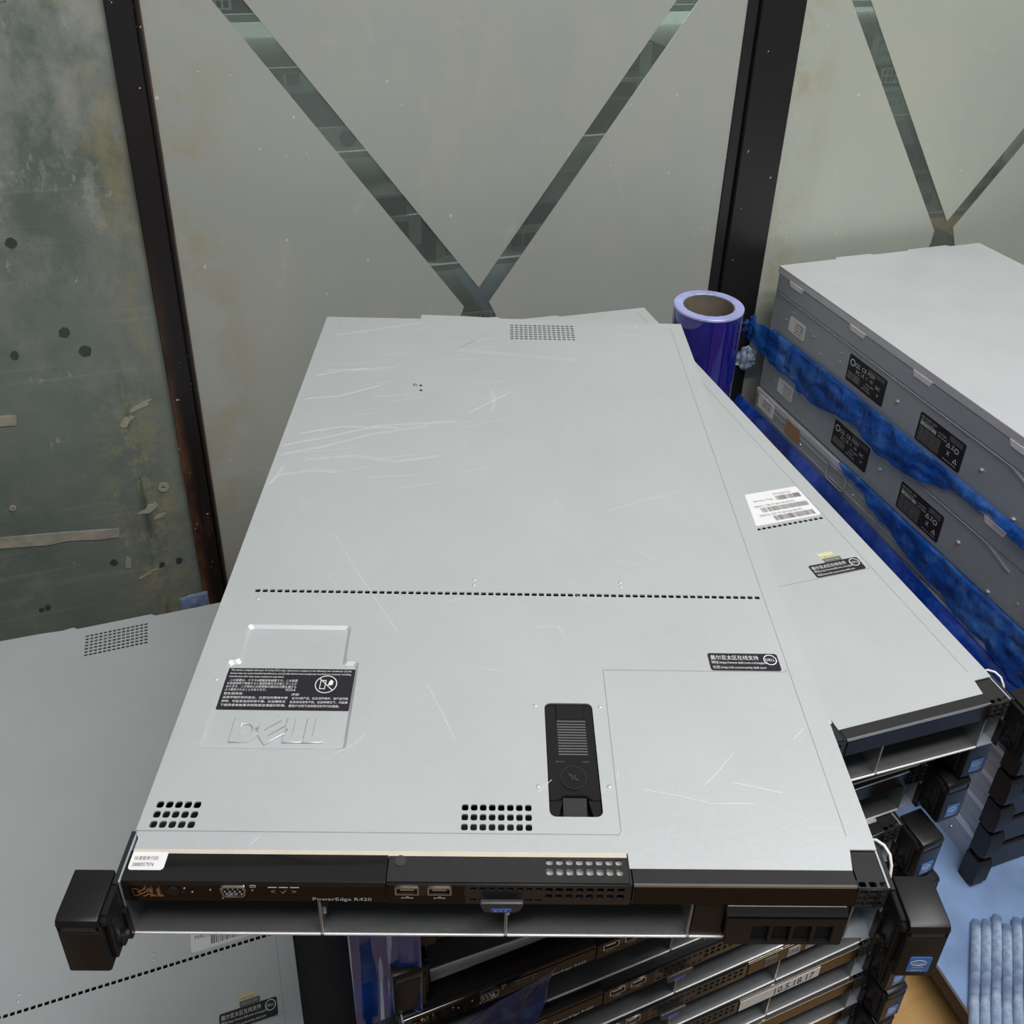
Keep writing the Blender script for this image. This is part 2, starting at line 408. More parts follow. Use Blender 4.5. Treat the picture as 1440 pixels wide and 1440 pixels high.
w2 = wall_empty('window_2', 'middle frosted glass panel with a clear V stripe')
part('w2g', 'glass_pane', 'clear_glass', w2, lambda b: b.box(-.165, .745, .004, .012, ZB, ZT))
s1a, s1b = (-.0728, .3276), (.2688, -.1573)       # left stripe, outer edge
s2a, vv = (-.0329, .3269), (.294, -.1256)         # left stripe, inner edge down to the V
s3a = (.6017, .3158); s4a, s4b = (.6404, .3151), (.3116, -.1536)
x1, x2 = (.2603, -.1745), (.3296, -.1836)
lo = -.75
def mirror_dn(p, q): return line_at(p, q, lo)
def films(b):
    A = at_x(s1a, s1b, -.165); B = at_x(s2a, vv, -.165); Cc = at_x(vv, s3a, .745); Dd = at_x(s4b, s4a, .745)
    xl = (.266, -.166); xr = (.3175, -.166)       # where the clear X turns outward again
    ll = (.02, lo); lr = (.59, lo); cc = (.294, -.205)
    for poly in ([(-.165, lo), ll, xl, s1b, A], [B, vv, Cc, (.745, ZT), (-.165, ZT)], [Dd, s4b, xr, lr, (.745, lo)], [(-.165, ZB), (-.165, lo), ll, cc, lr, (.745, lo), (.745, ZB)]):
        wsheet(b, [poly], .0025, .004)
part('w2f', 'frosted_film', 'frost_mid', w2, films)
w3 = wall_empty('window_3', 'right frosted glass panel behind the stack of thick servers')
part('w3g', 'glass_pane', 'clear_glass', w3, lambda b: b.box(.825, 3.2, .004, .012, ZB, ZT))
def films3(b):
    t1, t1e, t2, t2e = (.9173, .3102), (1.2066, -.1151), (.9546, .3096), (1.2318, -.0987)
    t3, t4, t4e = (1.3549, .0731), (1.3665, .0412), (1.2512, -.1128)
    A = at_x(t1, t1e, .825); B = at_x(t2, t2e, .825); Cc = line_at(t2e, t3, .75); Dd = line_at(t4e, t4, .75)
    for poly in ([(.825, lo), (1.0, lo), (1.206, -.140), t1e, A], [B, t2e, Cc, (2.2, .75), (3.2, .75), (3.2, ZT), (.825, ZT)], [(2.2, .70), Dd, t4e, (1.262, -.140), (1.5, lo), (2.2, lo)], [(.825, ZB), (.825, lo), (1.0, lo), (1.234, -.17), (1.5, lo), (2.2, lo), (2.2, ZB)]):
        wsheet(b, [poly], .0025, .004)
part('w3f', 'frosted_film', 'frost_right', w3, films3)
# posts
p1 = wall_empty('trim_1', 'thin black steel post with rust stains')
part('p1a', 'post_face', 'black_post', p1, lambda b: b.box(-.2025, -.1690, -.004, .045, ZB, ZT, .0015))
part('p1b', 'glazing_bead', 'black_post', p1, lambda b: (b.box(-.1665, -.1625, -.002, .04, ZB, ZT, .0006), b.box(-.170, -.166, .006, .04, ZB, ZT)))
part('p1c', 'glazing_bead', 'paint_rust', p1, lambda b: b.box(-.1625, -.1600, -.0005, .03, ZB, ZT), label='rusty outer bead')
p2 = wall_empty('trim_2', 'wide black steel post beside the blue film roll')
part('p2a', 'post_face', 'speck_post', p2, lambda b: b.box(.748, .8285, -.006, .05, ZB, ZT, .0015))
part('p2b', 'glazing_bead', 'post_plain', p2, lambda b: (b.box(.7255, .7445, .0, .04, ZB, ZT, .001), b.box(.744, .749, .006, .04, ZB, ZT)))
# floor and the rest of the room
fl = MB(); fl.box(-4, 4, -3, 4, -1.0, -.885); floor = link('floor', fl.mesh('floor', 'wood_floor')); tag(floor, kind='structure')
bw = MB(); bw.box(-4, 4, 3.95, 4.05, -.885, 2.6); o = link('wall_far', bw.mesh('wall_far', 'room_wall')); tag(o, kind='structure')

# ------------------------------------------------------------------ equipment behind the glass
def rack_unit(name, x, z, h, mat, seed, lab):
    b0 = Vector((-math.sin(TH), math.cos(TH))) * (N0 + .33); ux = Vector((math.cos(TH), math.sin(TH)))
    p = b0 + ux * x
    t = empty(name, (p.x, p.y, z), TH, lab, 'network equipment', 'equipment stored behind the glass')
    part('ru%.3f%s' % (h, mat), 'casing', mat, t, lambda b: b.box(-.215, .215, 0, .3, 0, h, .001))
    def grid(b):
        b.sheet([rrect(-.205, -.085, .006, h - .006)] + [rrect(-.201 + i * .0115, -.193 + i * .0115, y0, y0 + h * .26) for i in range(10) for y0 in (h * .2, h * .54)], 0, .0015, 0, FRONT)
    part('rg%.3f' % h, 'rear_vent', 'rear_metal', t, grid)
    for i in range(3): part('rp%.3f' % h, 'port', 'port_dark', t, lambda b: b.box(-.011, .011, -.0015, 0, h * .3, h * .75)).location = (-.05 + i * .028, 0, 0)
    part('rf%.3f' % h, 'fan_opening', 'port_dark', t, lambda b: b.cyl((.09, -.001, h / 2), min(.016, h * .35), .002, 'Y'), 30)
    part('rq%.3f' % h, 'power_inlet', 'port_dark', t, lambda b: b.box(.13, .19, -.0015, 0, h * .2, h * .8))
k = 0
SH = [-.50, -.22, .02, .26]
for zs in SH:
    def shelf(b): b.box(-.5, 1.75, 0, .35, -.012, 0)
    b0 = Vector((-math.sin(TH), math.cos(TH))) * (N0 + .32)
    o = part('shelf', 'shelf', 'rear_metal', None, shelf); o.location = (b0.x, b0.y, zs - .0005); o.rotation_euler = (0, 0, TH)
    tag(o, 'grey shelf board seen through the clear stripes, %s' % ['lowest', 'second from bottom', 'third from bottom', 'highest'][SH.index(zs)], 'shelf', 'shelf boards behind the glass')
    for x in (.05, .52, 1.0, 1.47):
        z = zs
        for j, h in enumerate((.062, .044, .062) if (k % 2) else (.044, .062, .044)):
            rack_unit('network_switch', x + random.uniform(-.02, .02), z, h, 'rear_metal' if (k + j) % 3 else 'plastic_grey', k, 'grey rack unit behind the glass, %s shelf, %s pile, %s' % (['lowest', 'second', 'third', 'highest'][SH.index(zs)], ['first', 'second', 'third', 'fourth'][k % 4], ['bottom', 'middle', 'top'][j])); z += h + .0004
        k += 1

# ------------------------------------------------------------------ slim server (the kind that lies open in front)
W, D, H = .217, .702, .0505
def holes_row(xs, ys, wx, wy, r=0): return [rrect(x - wx / 2, x + wx / 2, y - wy / 2, y + wy / 2, r, 2) for y in ys for x in xs]
def span(a, b, n, wd): return [a + wd / 2 + (b - a - wd) * i / (n - 1) for i in range(n)]
REC = [(-.1975, .0862), (-.1033, .0862), (-.1045, .1595), (-.1140, .1595), (-.1148, .1935), (-.1910, .1935), (-.1895, .1595), (-.1965, .1595)]
def lid_mesh(b):
    out = [(-.2140, .0182), (.0698, .0182), (.0698, .0092), (.1982, .0092), (.1990, .0135), (.2008, .0218), (.2165, .0218), (W, .03), (W, D), (.0935, D),
           (.0880, .7065), (-.004, .7065), (-.010, .711), (-.022, .709), (-.050, .7115), (-.1024, .713), (-.1030, D), (-W, D), (-W, .0300), (-.2162, .0284), (-.2140, .0250)]
    hs = holes_row(span(-.1940, .1985, 70, .0040), [.2288], .0040, .0031, .0006)
    hs += holes_row(span(-.2105, -.1838, 5, .0046), [.0338, .0402, .0466], .0043, .0044, .0013)
    hs += holes_row(span(-.0275, .0150, 8, .0043), [.0338, .0402, .0466], .0040, .0042, .0011)
    hs += holes_row(span(.0066, .0832, 14, .0038), [.6552 + .0057 * i for i in range(7)], .0040, .0030, .0005)
    hs.append(rpoly(REC, .0035)); hs.append(rrect(.0256, .0580, .0410, .1250, .004, 4))
    b.sheet([out] + hs, -.0012, 0)
    b.box(-W, -W + .0010, .03, D, -.014, -.0012); b.box(W - .0010, W, .022, D, -.014, -.0012)
    # pressed recess
    lp = rpoly(REC, .0035); ins = rpoly(inset(REC, .0032), .0030); bm = b.bm
    A = [bm.verts.new((p[0], p[1], -.0001)) for p in lp]; B = [bm.verts.new((p[0], p[1], -.0021)) for p in ins]
    for i in range(len(lp)): j = (i + 1) % len(lp); bm.faces.new((A[i], A[j], B[j], B[i]))
    bm.faces.new(B)
def crease_mesh(b):
    z = .00002
    b.strip([(-.2165, .0297), (.066, .0297), (.0675, .032), (.0685, .1544), (.198, .1545), (.2005, .157)], .0006, z)
    b.strip([(.2015, .03), (.2015, .12), (.2020, .69)], .0005, z)
    b.strip([(-.2160, .0284), (-.2160, .03)], .0012, z)
def letters(b):
    s, z0, z1 = 1, -.0021, -.0009; x0, y0, h = -.1795, .0925, .0185
    def L(dx): return [(x0 + dx, y0), (x0 + dx + .0120, y0), (x0 + dx + .0120, y0 + .0042), (x0 + dx + .0048, y0 + .0042), (x0 + dx + .0048, y0 + h), (x0 + dx, y0 + h)]
    def Dd(g):
        o = [(x0 + g, y0 + g)]; cx = x0 + .0085; r = h / 2 - g
        o += [(cx + r * .95 * math.sin(t), y0 + h / 2 - r * math.cos(t)) for t in [math.pi * i / 12 for i in range(13)]]
        return o + [(x0 + g, y0 + h - g)]
    inner = [(p[0] + .0006, p[1]) for p in Dd(.0046)]
    b.sheet([Dd(0), inner], z0, z1, .00055)
    b.sheet([L(.0345)], z0, z1, .00055); b.sheet([L(.0478)], z0, z1, .00055)
    c = Vector((x0 + .0255, y0 + h * .50)); a = R(38); e = .0170
    q, t, g = e / 2, .0073, .0037
    E_ = [(-q, -t), (q, -t), (q, -t + g), (-q + .0042, -t + g), (-q + .0042, -g / 2), (q, -g / 2), (q, g / 2), (-q + .0042, g / 2), (-q + .0042, t - g), (q, t - g), (q, t), (-q, t)]
    b.sheet([E_], z0, z1, .00055, Matrix.Translation((c.x, c.y, 0)) @ Matrix.Rotation(a, 4, 'Z'))
RIV = ((.0196, .1228), (.0635, .1223), (.0194, .0612), (.0636, .0617), (-.0251, .2445), (.0907, .2437), (.0907, .2385), (-.0251, .2385), (-.2005, .142), (-.205, .69), (.16, .695), (-.19, .22))
def rivet(b): b.dome((0, 0, 0), .0017, .45)
def pinmarks(b):
    b.cyl((-.0905, .5425, .0001), .0016, .0003); b.cyl((-.0895, .5325, .0001), .0016, .0003); b.text('n', -.0985, .5405, -.0950, .5460, .00015)
def chassis(b):
    z = -H
    b.box(-W, W, 0, D, z, z + .0010)                                  # floor pan
    b.box(-W, -W + .0012, .0, D, z, -.0013); b.box(W - .0012, W, .0, D, z, -.0013)
    b.box(-W, W, D - .0015, D, z, -.0013)                              # rear
def inside(b):
    b.box(-.2155, .2155, .110, .112, -H + .001, -.0036)                # bulkhead behind the bays
    b.box(-.2155, .2155, .0005, .110, -.0180, -.0172)
    b.box(-.2155, .2155, .112, D - .002, -.030, -.0295)
def bay_mesh(b):
    z = -H + .0010
    for x0, x1 in ((-.2155, -.1076), (-.1060, -.0008), (.0008, .1062), (.1078, .1990)):
        b.box(x0, x1, .0, .109, z, z + .0006); b.box(x0, x1, .1085, .1095, z, -.0182)
    for x in (-.1068, 0, .107): b.box(x - .0008, x + .0008, .0005, .109, z, -.0182, .0003)
    for x in (-.2158, .1990): b.box(x, x + .0010, .0, .109, z, -.0182)
    for x in (-.1068, 0, .107): b.box(x + .0008, x + .0022, .006, .0072, -.040, -.033)
def bay_rim(b):  # added rim, whitened for the highlight along the bay edge
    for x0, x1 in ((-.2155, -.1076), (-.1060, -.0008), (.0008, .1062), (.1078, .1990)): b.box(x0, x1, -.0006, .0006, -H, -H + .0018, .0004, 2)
def ctl_panel(b):
    prof = [(.0180, -.0004), (.0020, -.0004), (.0006, -.0010), (0, -.0026), (0, -.0178), (.0180, -.0178)]
    b.prism(prof, 'X', -.2155, -.0684)
def ctl_face(b): b.box(-.2100, -.0690, -.0006, .0002, -.0172, -.0030, .0002)
def mid_panel(b):
    hs = holes_row(span(.0222, .0662, 8, .0040), [.0135, .0075], .0040, .0042, .0012)
    b.sheet([[(-.0678, .0010), (.0698, .0010), (.0698, .0180), (-.0678, .0180)]] + hs, -.0016, -.0006)
    hs = holes_row(span(.0215, .0662, 8, .0040), [-.0048, -.0105], .0042, .0042, .0012) + holes_row(span(-.0210, .0195, 8, .0036), [-.0042], .0036, .0030, .0008) + holes_row(span(-.0210, .0195, 8, .0036), [-.0142], .0038, .0022, .0005)
    hs += [rrect(-.0630, -.0496, -.0094, -.0026, .0006, 2), rrect(-.0448, -.0314, -.0094, -.0026, .0006, 2)]
    b.sheet([rrect(-.0678, .0698, -.0178, -.0006)] + hs, -.0004, .0008, 0, FRONT)
    b.box(.0690, .0705, -.0002, .0215, -.0178, -.0001, .0003)
def mid_face(b): b.box(-.0678, -.0235, -.0010, -.0003, -.0176, -.0106); b.box(-.0678, -.0636, -.0010, -.0003, -.0107, -.0010); b.box(-.0308, -.0240, -.0010, -.0003, -.0107, -.0010)
def under_plate(b): b.box(.0200, .0690, .0040, .0176, -.0066, -.0056); b.box(-.020, .069, .0150, .0160, -.0170, -.0066)
def usb(x):
    def f(b):
        x0, x1, z0, z1 = x, x + .0134, -.0095, -.0025
        b.sheet([rrect(x0, x1, z0, z1, .0004, 2), rrect(x0 + .0009, x1 - .0009, z0 + .0009, z1 - .0009, .0003, 2)], .0002, .0014, 0, FRONT)
        b.box(x0 + .0028, x1 - .0028, -.0008, .004, z1 - .0038, z1 - .0020)
    return f
def usb_in(x):
    def f(b): b.box(x + .0009, x + .0125, .0005, .006, -.0088, -.0033)
    return f
def vga(b):
    o = rpoly([(-.1608, -.0028), (-.1458, -.0028), (-.1472, -.0120), (-.1594, -.0120)], .0025)
    b.sheet([o, inset(o, -.0010) if False else [(x * .86 + -.1533 * .14, z * .84 + -.0074 * .16) for x, z in o]], .0004, .0018, 0, FRONT)
def vga_in(b):
    for r, n, z in ((0, 5, -.0052), (1, 5, -.0076), (2, 4, -.0098)):
        for i in range(n): b.cyl((-.1590 + .0008 * r + i * .0028, -.0012, z), .0005, .0006, 'Y', 8)
def small_ctl(b):
    b.text('<', -.1325, -.0090, -.1300, -.0062, .0009, FRONT); b.text('✓', -.1270, -.0096, -.1238, -.0058, .0009, FRONT); b.text('>', -.1208, -.0090, -.1183, -.0062, .0009, FRONT)
    b.sheet([rrect(-.1440, -.1405, -.0040, -.0020, .0003, 2), rrect(-.1435, -.1410, -.0036, -.0024)], .0008, .0010, 0, FRONT)
    for x, z in ((-.1805, -.0055), (-.1765, -.0088), (-.1662, -.0068), (-.1428, -.0068), (-.160, -.0142)): b.cyl((x, -.0008, z), .0005, .0004, 'Y', 8)
    for k in range(3): b.box(-.1340 + k * .0062, -.1290 + k * .0062, -.0009, -.0005, -.0044, -.0040)
def port_icons(b):
    for x in (-.0563, -.0381):
        b.sheet([rrect(x - .0026, x + .0026, -.01240, -.01205)], .0011, .0013, 0, FRONT)
        b.sheet([[(x + .0026, -.0129), (x + .0036, -.0122), (x + .0026, -.0115)]], .0011, .0013, 0, FRONT)
        b.sheet([rrect(x - .0034, x - .0024, -.0128, -.0117, .0004, 3)], .0011, .0013, 0, FRONT)
        b.sheet([rrect(x - .0008, x + .0010, -.01130, -.01095)], .0011, .0013, 0, FRONT)
def lettering_front(b): b.text('PowerEdge R420', -.1096, -.0166, -.0765, -.0128, .0009, FRONT)
def power_btn(b): b.cyl((-.1872, -.0009, -.0078), .0036, .0014, 'Y', 24); b.cyl((-.1815, -.0009, -.0085), .0009, .0010, 'Y')
def dell_badge(b):
    x, z, h = -.2095, -.0122, .0072
    def L(dx): return [(x + dx, z), (x + dx + .0034, z), (x + dx + .0034, z + .0018), (x + dx + .0018, z + .0018), (x + dx + .0018, z + h), (x + dx, z + h)]
    b.text('D', x, z, x + .0046, z + h, .0012, FRONT)
    for q in (-1, 0, 1):
        b.sheet([rrect(-.003, .003, q * .0023 - .0006, q * .0023 + .0006)], .0006, .0014, 0, FRONT @ Matrix.Translation((x + .0066, z + h / 2, 0)) @ Matrix.Rotation(R(36), 4, 'Z'))
    b.sheet([L(.0094)], .0006, .0014, 0, FRONT); b.sheet([L(.0136)], .0006, .0014, 0, FRONT)
def info_tag(b):
    b.sheet([rpoly([(-.0150, -.0098), (.0090, -.0098), (.0070, -.0162), (.0050, -.0176), (-.0112, -.0176), (-.0132, -.0162)][::-1], .001)], .0030, .0058, .0004, FRONT)
def info_ink(b): b.sheet([rrect(-.0092, .0030, -.0168, -.0140, .001, 3)], .0058, .0061, 0, FRONT)
def info_txt(b): b.text('EST', -.0070, -.0164, .0008, -.0144, .0063, FRONT)
def right_panel(b):
    b.prism([(.0100, -.0004), (.0012, -.0004), (.0002, -.0012), (.0, -.0178), (.0100, -.0178)], 'X', .0712, .1982)
    b.box(.0715, .1985, .009, .018, -.0178, -.0030)
def right_face(b): b.box(.0722, .1978, -.0006, .0003, -.0176, -.0024, .0002)
def right_edge(b): b.box(.0712, .1982, -.0004, .0010, -.0020, -.0002, .0002)
def bracket_top(b):
    b.box(.1998, .2165, .0040, .0216, -.0030, -.0020)
def bracket_grille(b):
    hs = holes_row(span(.1998, .2160, 3, .0040), [-.0045, -.0100, -.0150], .0042, .0040, .001)
    b.sheet([rrect(.1990, .2168, -.0178, -.0020)] + hs, .0, .0010, 0, FRONT)
    hs = holes_row(span(.1998, .2160, 3, .0040), [.0022], .0042, .0030, .0008)
    b.sheet([rrect(.1990, .2168, .0, .0045)] + hs, -.0026, -.0018)
def left_bracket(b): b.prism([(.030, -.001), (-.001, -.001), (-.001, -.046), (.012, -.046), (.030, -.012)], 'X', -.2195, -.2172)
def right_bracket(b): b.prism([(.030, -.001), (-.001, -.001), (-.001, -.046), (.012, -.046), (.030, -.012)], 'X', .2172, .2195)
def ear(sx):
    def f(b):
        a, c = sorted((sx * .2205, sx * .2432))
        prof = [(.0065, -.0008), (-.0185, -.0008), (-.0212, -.0020), (-.0222, -.0046), (-.0222, -.0062), (-.0205, -.0070), (-.0205, -.0118), (-.0220, -.0130), (-.0222, -.0470), (-.0205, -.0492), (.0030, -.0492), (.0065, -.0450)]
        b.prism(prof, 'X', a, c)
        es = [e for e in b.bm.edges if abs(e.verts[0].co.x - e.verts[1].co.x) < 1e-6]
        bmesh.ops.bevel(b.bm, geom=es, offset=.0009, segments=2, affect='EDGES', profile=.6)
    return f
def ear_in(sx):
    def f(b):
        def X(u, v): return sorted((sx * u, sx * v))
        b.box(*X(.2172, .2206), -.0170, .0040, -.0440, -.0030, .0006)
        b.box(*X(.2150, .2206), -.0035, .0020, -.0500, -.0240, .0005)
        b.box(*X(.2176, .2208), -.0200, -.0060, -.0100, -.0050, .0008)
        b.box(*X(.2160, .2200), -.0150, -.0110, -.0340, -.0140, .0008)
        b.cyl((sx * .2180, -.0090, -.0380), .0042, .006, 'X', 14)
    return f
def ear_clip(sx):
    def f(b):
        a, c = sorted((sx * .2225, sx * .2412)); b.box(a, c, -.0216, -.0200, -.0115, -.0072, .0004)
    return f
def caddy(b):
    b.box(.1085, .1262, .0005, .010, -.0498, -.0192, .0003); b.box(.1962, .1976, .0, .010, -.0498, -.0192, .0003)
    loops = [rpoly([(.1262, -.0225), (.1962, -.0225), (.1962, -.0500), (.1290, -.0500)][::-1], .0015)]
    for i in range(4): loops.append(rpoly([(.1420 + i * .0124, -.0320), (.1527 + i * .0124, -.0320), (.1527 + i * .0124, -.0485), (.1420 + i * .0124, -.0485)][::-1], .0012, 2))
    b.sheet(loops, .0010, .0040, .0004, FRONT)
    b.prism([(.0, -.0190), (.002, -.0190), (.002, -.0250), (-.0040, -.0250), (-.0040, -.0232)], 'X', .1262, .1962)
    b.prism([(.1262, -.0230), (.1300, -.0230), (.1300, -.0500), (.1275, -.0500)], 'Y', -.0030, .008)
    b.prism([(.1925, -.0230), (.1962, -.0230), (.1962, -.0500), (.1925, -.0500)], 'Y', -.0030, .008)
def caddy_highlight(b): b.box(.1270, .1955, -.0006, .0008, -.0190, -.0186)  # thin grey strip drawn as the highlight along the blank's top edge
def caddy_back(b): b.box(.1300, .1930, -.0006, .0003, -.0495, -.0255)
def latch_body(b):
    b.sheet([rpoly([(.0262, .0530), (.0312, .0530), (.0345, .0565), (.0490, .0565), (.0525, .0530), (.0574, .0530), (.0574, .1240), (.0262, .1240)], .002)], -.0060, -.0010, .0005)
    b.box(.0262, .0574, .0415, .1245, -.0120, -.0100)
    b.prism([(.0262, .0412), (.0310, .0412), (.0340, .0530), (.0262, .0530)], 'Z', -.008, -.002)
    b.prism([(.0574, .0412), (.0574, .0530), (.0500, .0530), (.0528, .0412)], 'Z', -.008, -.002)
    b.box(.0330, .0520, .1110, .1238, -.0012, .0002, .0006)
def latch_ribs(b):
    for i in range(12): b.box(.0332, .0524, .0845 + i * .0021, .0856 + i * .0021, -.0012, -.0003, .0003)
    b.box(.0332, .0524, .1095, .1106, -.0012, .0004, .0003)
def thumb(b):
    b.cyl((.0418, .0680, -.0008), .0080, .0016, 'Z', 32)
def thumb_ring(b):
    b.sheet([[(.0418 + .0083 * math.cos(2 * math.pi * k / 32), .068 + .0083 * math.sin(2 * math.pi * k / 32)) for k in range(32)], [(.0418 + .0077 * math.cos(2 * math.pi * k / 32), .068 + .0077 * math.sin(2 * math.pi * k / 32)) for k in range(32)]], -.0012, -.00005)
    for a in (50, 140): b.sheet([rrect(-.0038 if a == 140 else -.0020, .0038 if a == 140 else .0020, -.0006, .0006, .0005, 2)], -.0003, .00008, 0, Matrix.Translation((.0418, .068, 0)) @ Matrix.Rotation(R(a), 4, 'Z'))
def lock_marks(b): b.text('LOCK', .0480, .0790, .0530, .0802, -.0006); b.text('UNLOCK', .0308, .0790, .0368, .0802, -.0006)
# labels on the lid
FX0, FX1, FY0, FY1 = -.1948, -.1062, .1180, .1535
def fcc(b): b.sheet([rrect(FX0, FX1, FY0, FY1, .0006, 2)], -.0021, -.0017)
def fcc_txt(b):
    z = -.0016; X = FX0; Y = FY1
    L = [('This device complies with part 15 of the FCC rules. Operation is subject to the following two conditions: (1) this', 2, 86, 2.2),
         ('device may not cause harmful interference, and (2) this device must accept any interference received, including', 2, 86, 5.0), ('interference that may cause undesired operation.', 2, 40, 7.8),
         ('この装置は、クラスA情報技術装置です。この装置', 3.5, 50, 10.9), ('を家庭環境で使用すると電波妨害を引き起こすことが', 2, 50, 13.6), ('あります。この場合には使用者が適切な対策を講ずる', 2, 50, 16.3), ('よう要求されることがあります。', 2, 30, 19.0), ('VCCI-A', 43, 50, 18.8),
         ('警告使用者:', 2, 15, 22.4), ('這是甲類的資訊產品，在居住的環境中使', 2, 46, 25.6), ('用時，可能會造成射頻干擾，在這種情況', 2, 45, 28.8), ('下使用者會被要求採取某些適當的對策。', 2, 46, 32.0),
         ('声明', 48, 53, 22.8), ('此为A级产品，在生活环境中，该产品可能', 49, 87, 25.8), ('会造成无线电干扰。在这种情况下，可能需', 48, 87, 29.0), ('要用户对其干扰采取切实可行的措施。', 48, 82, 32.2)]
    for s, a, c, y in L: b.text(s, X + a / 1000, Y - (y + 2.1) / 1000 + .0012, X + c / 1000, Y - y / 1000 + .0012, z)
    cx, cy = X + .070, Y - .0135
    b.sheet([[(cx + .0076 * math.cos(2 * math.pi * k / 40), cy + .0076 * math.sin(2 * math.pi * k / 40)) for k in range(40)], [(cx + .0070 * math.cos(2 * math.pi * k / 40), cy + .0070 * math.sin(2 * math.pi * k / 40)) for k in range(40)]], z, z + .0001)
    b.sheet([rrect(-.0072, .0072, -.0003, .0003)], z, z + .0001, 0, Matrix.Translation((cx, cy, 0)) @ Matrix.Rotation(R(-45), 4, 'Z'))
    b.sheet([rrect(cx - .0042, cx - .0002, cy - .0042, cy + .0036), rrect(cx - .0037, cx - .0007, cy - .0036, cy + .0030)], z, z + .0001)
    b.sheet([[(cx + .0015, cy - .001), (cx + .0045, cy - .0005), (cx + .0048, cy + .0025), (cx + .003, cy + .004), (cx + .0018, cy + .002)]], z, z + .0001)
SX0, SX1, SY0, SY1 = .1458, .1965, .1552, .1712
def sup(b): b.sheet([rrect(SX0, SX1, SY0, SY1, .0020, 4)], .0, .0002)
def sup_txt(b):
    z = .00028; X, Y = SX0, SY1
    b.text('戴尔亚太区在线支持', X + .0018, Y - .0062, X + .0365, Y - .0020, z)
    b.text('网址:http://www.dell.com.cn/support', X + .0018, Y - .0104, X + .0425, Y - .0072, z); b.text('社区:http://zh.community.dell.com', X + .0018, Y - .0148, X + .0400, Y - .0116, z)
    cx, cy = X + .0447, Y - .0058
    b.sheet([[(cx + .0048 * math.cos(2 * math.pi * k / 30), cy + .0048 * math.sin(2 * math.pi * k / 30)) for k in range(30)], [(cx + .0041 * math.cos(2 * math.pi * k / 30), cy + .0041 * math.sin(2 * math.pi * k / 30)) for k in range(30)]], z - .0001, z)
    b.text('DELL', cx - .0034, cy - .0012, cx + .0034, cy + .0012, z)
def svc(b): b.sheet([rrect(-.2138, -.1938, .0062, .0178, .002, 4)], -.0003, .0)
def svc_txt(b): b.text('快速服务代码', -.2120, .0118, -.1985, .0142, .0001); b.text('28889S7974', -.2120, .0082, -.2000, .0104, .0001)
def bars(b, x0, x1, y0, y1, z, seed):
    rnd = random.Random(seed); x = x0
    while x < x1:
        wd = rnd.choice((.0003, .0005, .0008)); b.box(x, min(x + wd, x1), y0, y1, z, z + .00008); x += wd + rnd.choice((.0004, .0006, .0009))
def wl(x0, x1, y0, y1): return lambda b: b.sheet([rrect(x0, x1, y0, y1, .003, 4)], .0, .0002)
def wl_txt_s2(b):
    z = .00028; b.text('Service Tag:', .145, .2655, .1665, .2690, z); b.text('37XJX22', .170, .2715, .190, .2750, z); bars(b, .170, .197, .2640, .2705, z, 1)
    b.text('MAC1: C8-1F-66-CA-A5-F2', .142, .2580, .186, .2610, z); bars(b, .146, .1975, .2500, .2565, z, 2)
    b.text('MAC2: C8-1F-66-CA-A5-F3', .140, .2445, .186, .2475, z); bars(b, .152, .196, .2360, .2430, z, 3)
def wl_txt_ll(b):
    z = .00028; b.text('MAC1:', .128, .2450, .142, .2490, z); b.text('C8-1F-66-C9-31-A0', .145, .2480, .18, .2515, z); bars(b, .1425, .190, .2365, .2470, z, 5)
def yl(b): b.sheet([rrect(.163, .178, .1765, .1835, .0004, 2)], .0, .0002)
def yl2(b): b.sheet([rrect(.164, .182, .1714, .1765, .0004, 2)], .0, .0002)
def yl_txt(b): b.text('IT RECYCLE', .1640, .1772, .1770, .1790, .00028)
def yl2_txt(b): b.text('880 000 0888', .1660, .1730, .1800, .1748, .00028)
def sticker(b): b.sheet([rrect(.2262, .2388, -.0425, -.0285, .0010, 3)], .0222, .0226, 0, FRONT)
def sticker_txt(b):
    z = .02275
    b.sheet([[(.2318 + .0046 * math.cos(2 * math.pi * k / 24), -.0338 + .0026 * math.sin(2 * math.pi * k / 24)) for k in range(24)], [(.2318 + .0041 * math.cos(2 * math.pi * k / 24), -.0338 + .0021 * math.sin(2 * math.pi * k / 24)) for k in range(24)]], z - .0001, z, 0, FRONT)
    b.text('intel', .2290, -.0350, .2345, -.0325, z, FRONT); b.text('inside', .2290, -.0385, .2350, -.0370, z, FRONT); b.text('XEON', .2285, -.0418, .2350, -.0398, z, FRONT)
def strap(b): b.tube([(.2160, .0300, -.003), (.2185, .0275, .0005), (.2215, .0235, .0015), (.2235, .0190, .0000), (.2238, .0150, -.004), (.2225, .0110, -.009)], .0009, 8)
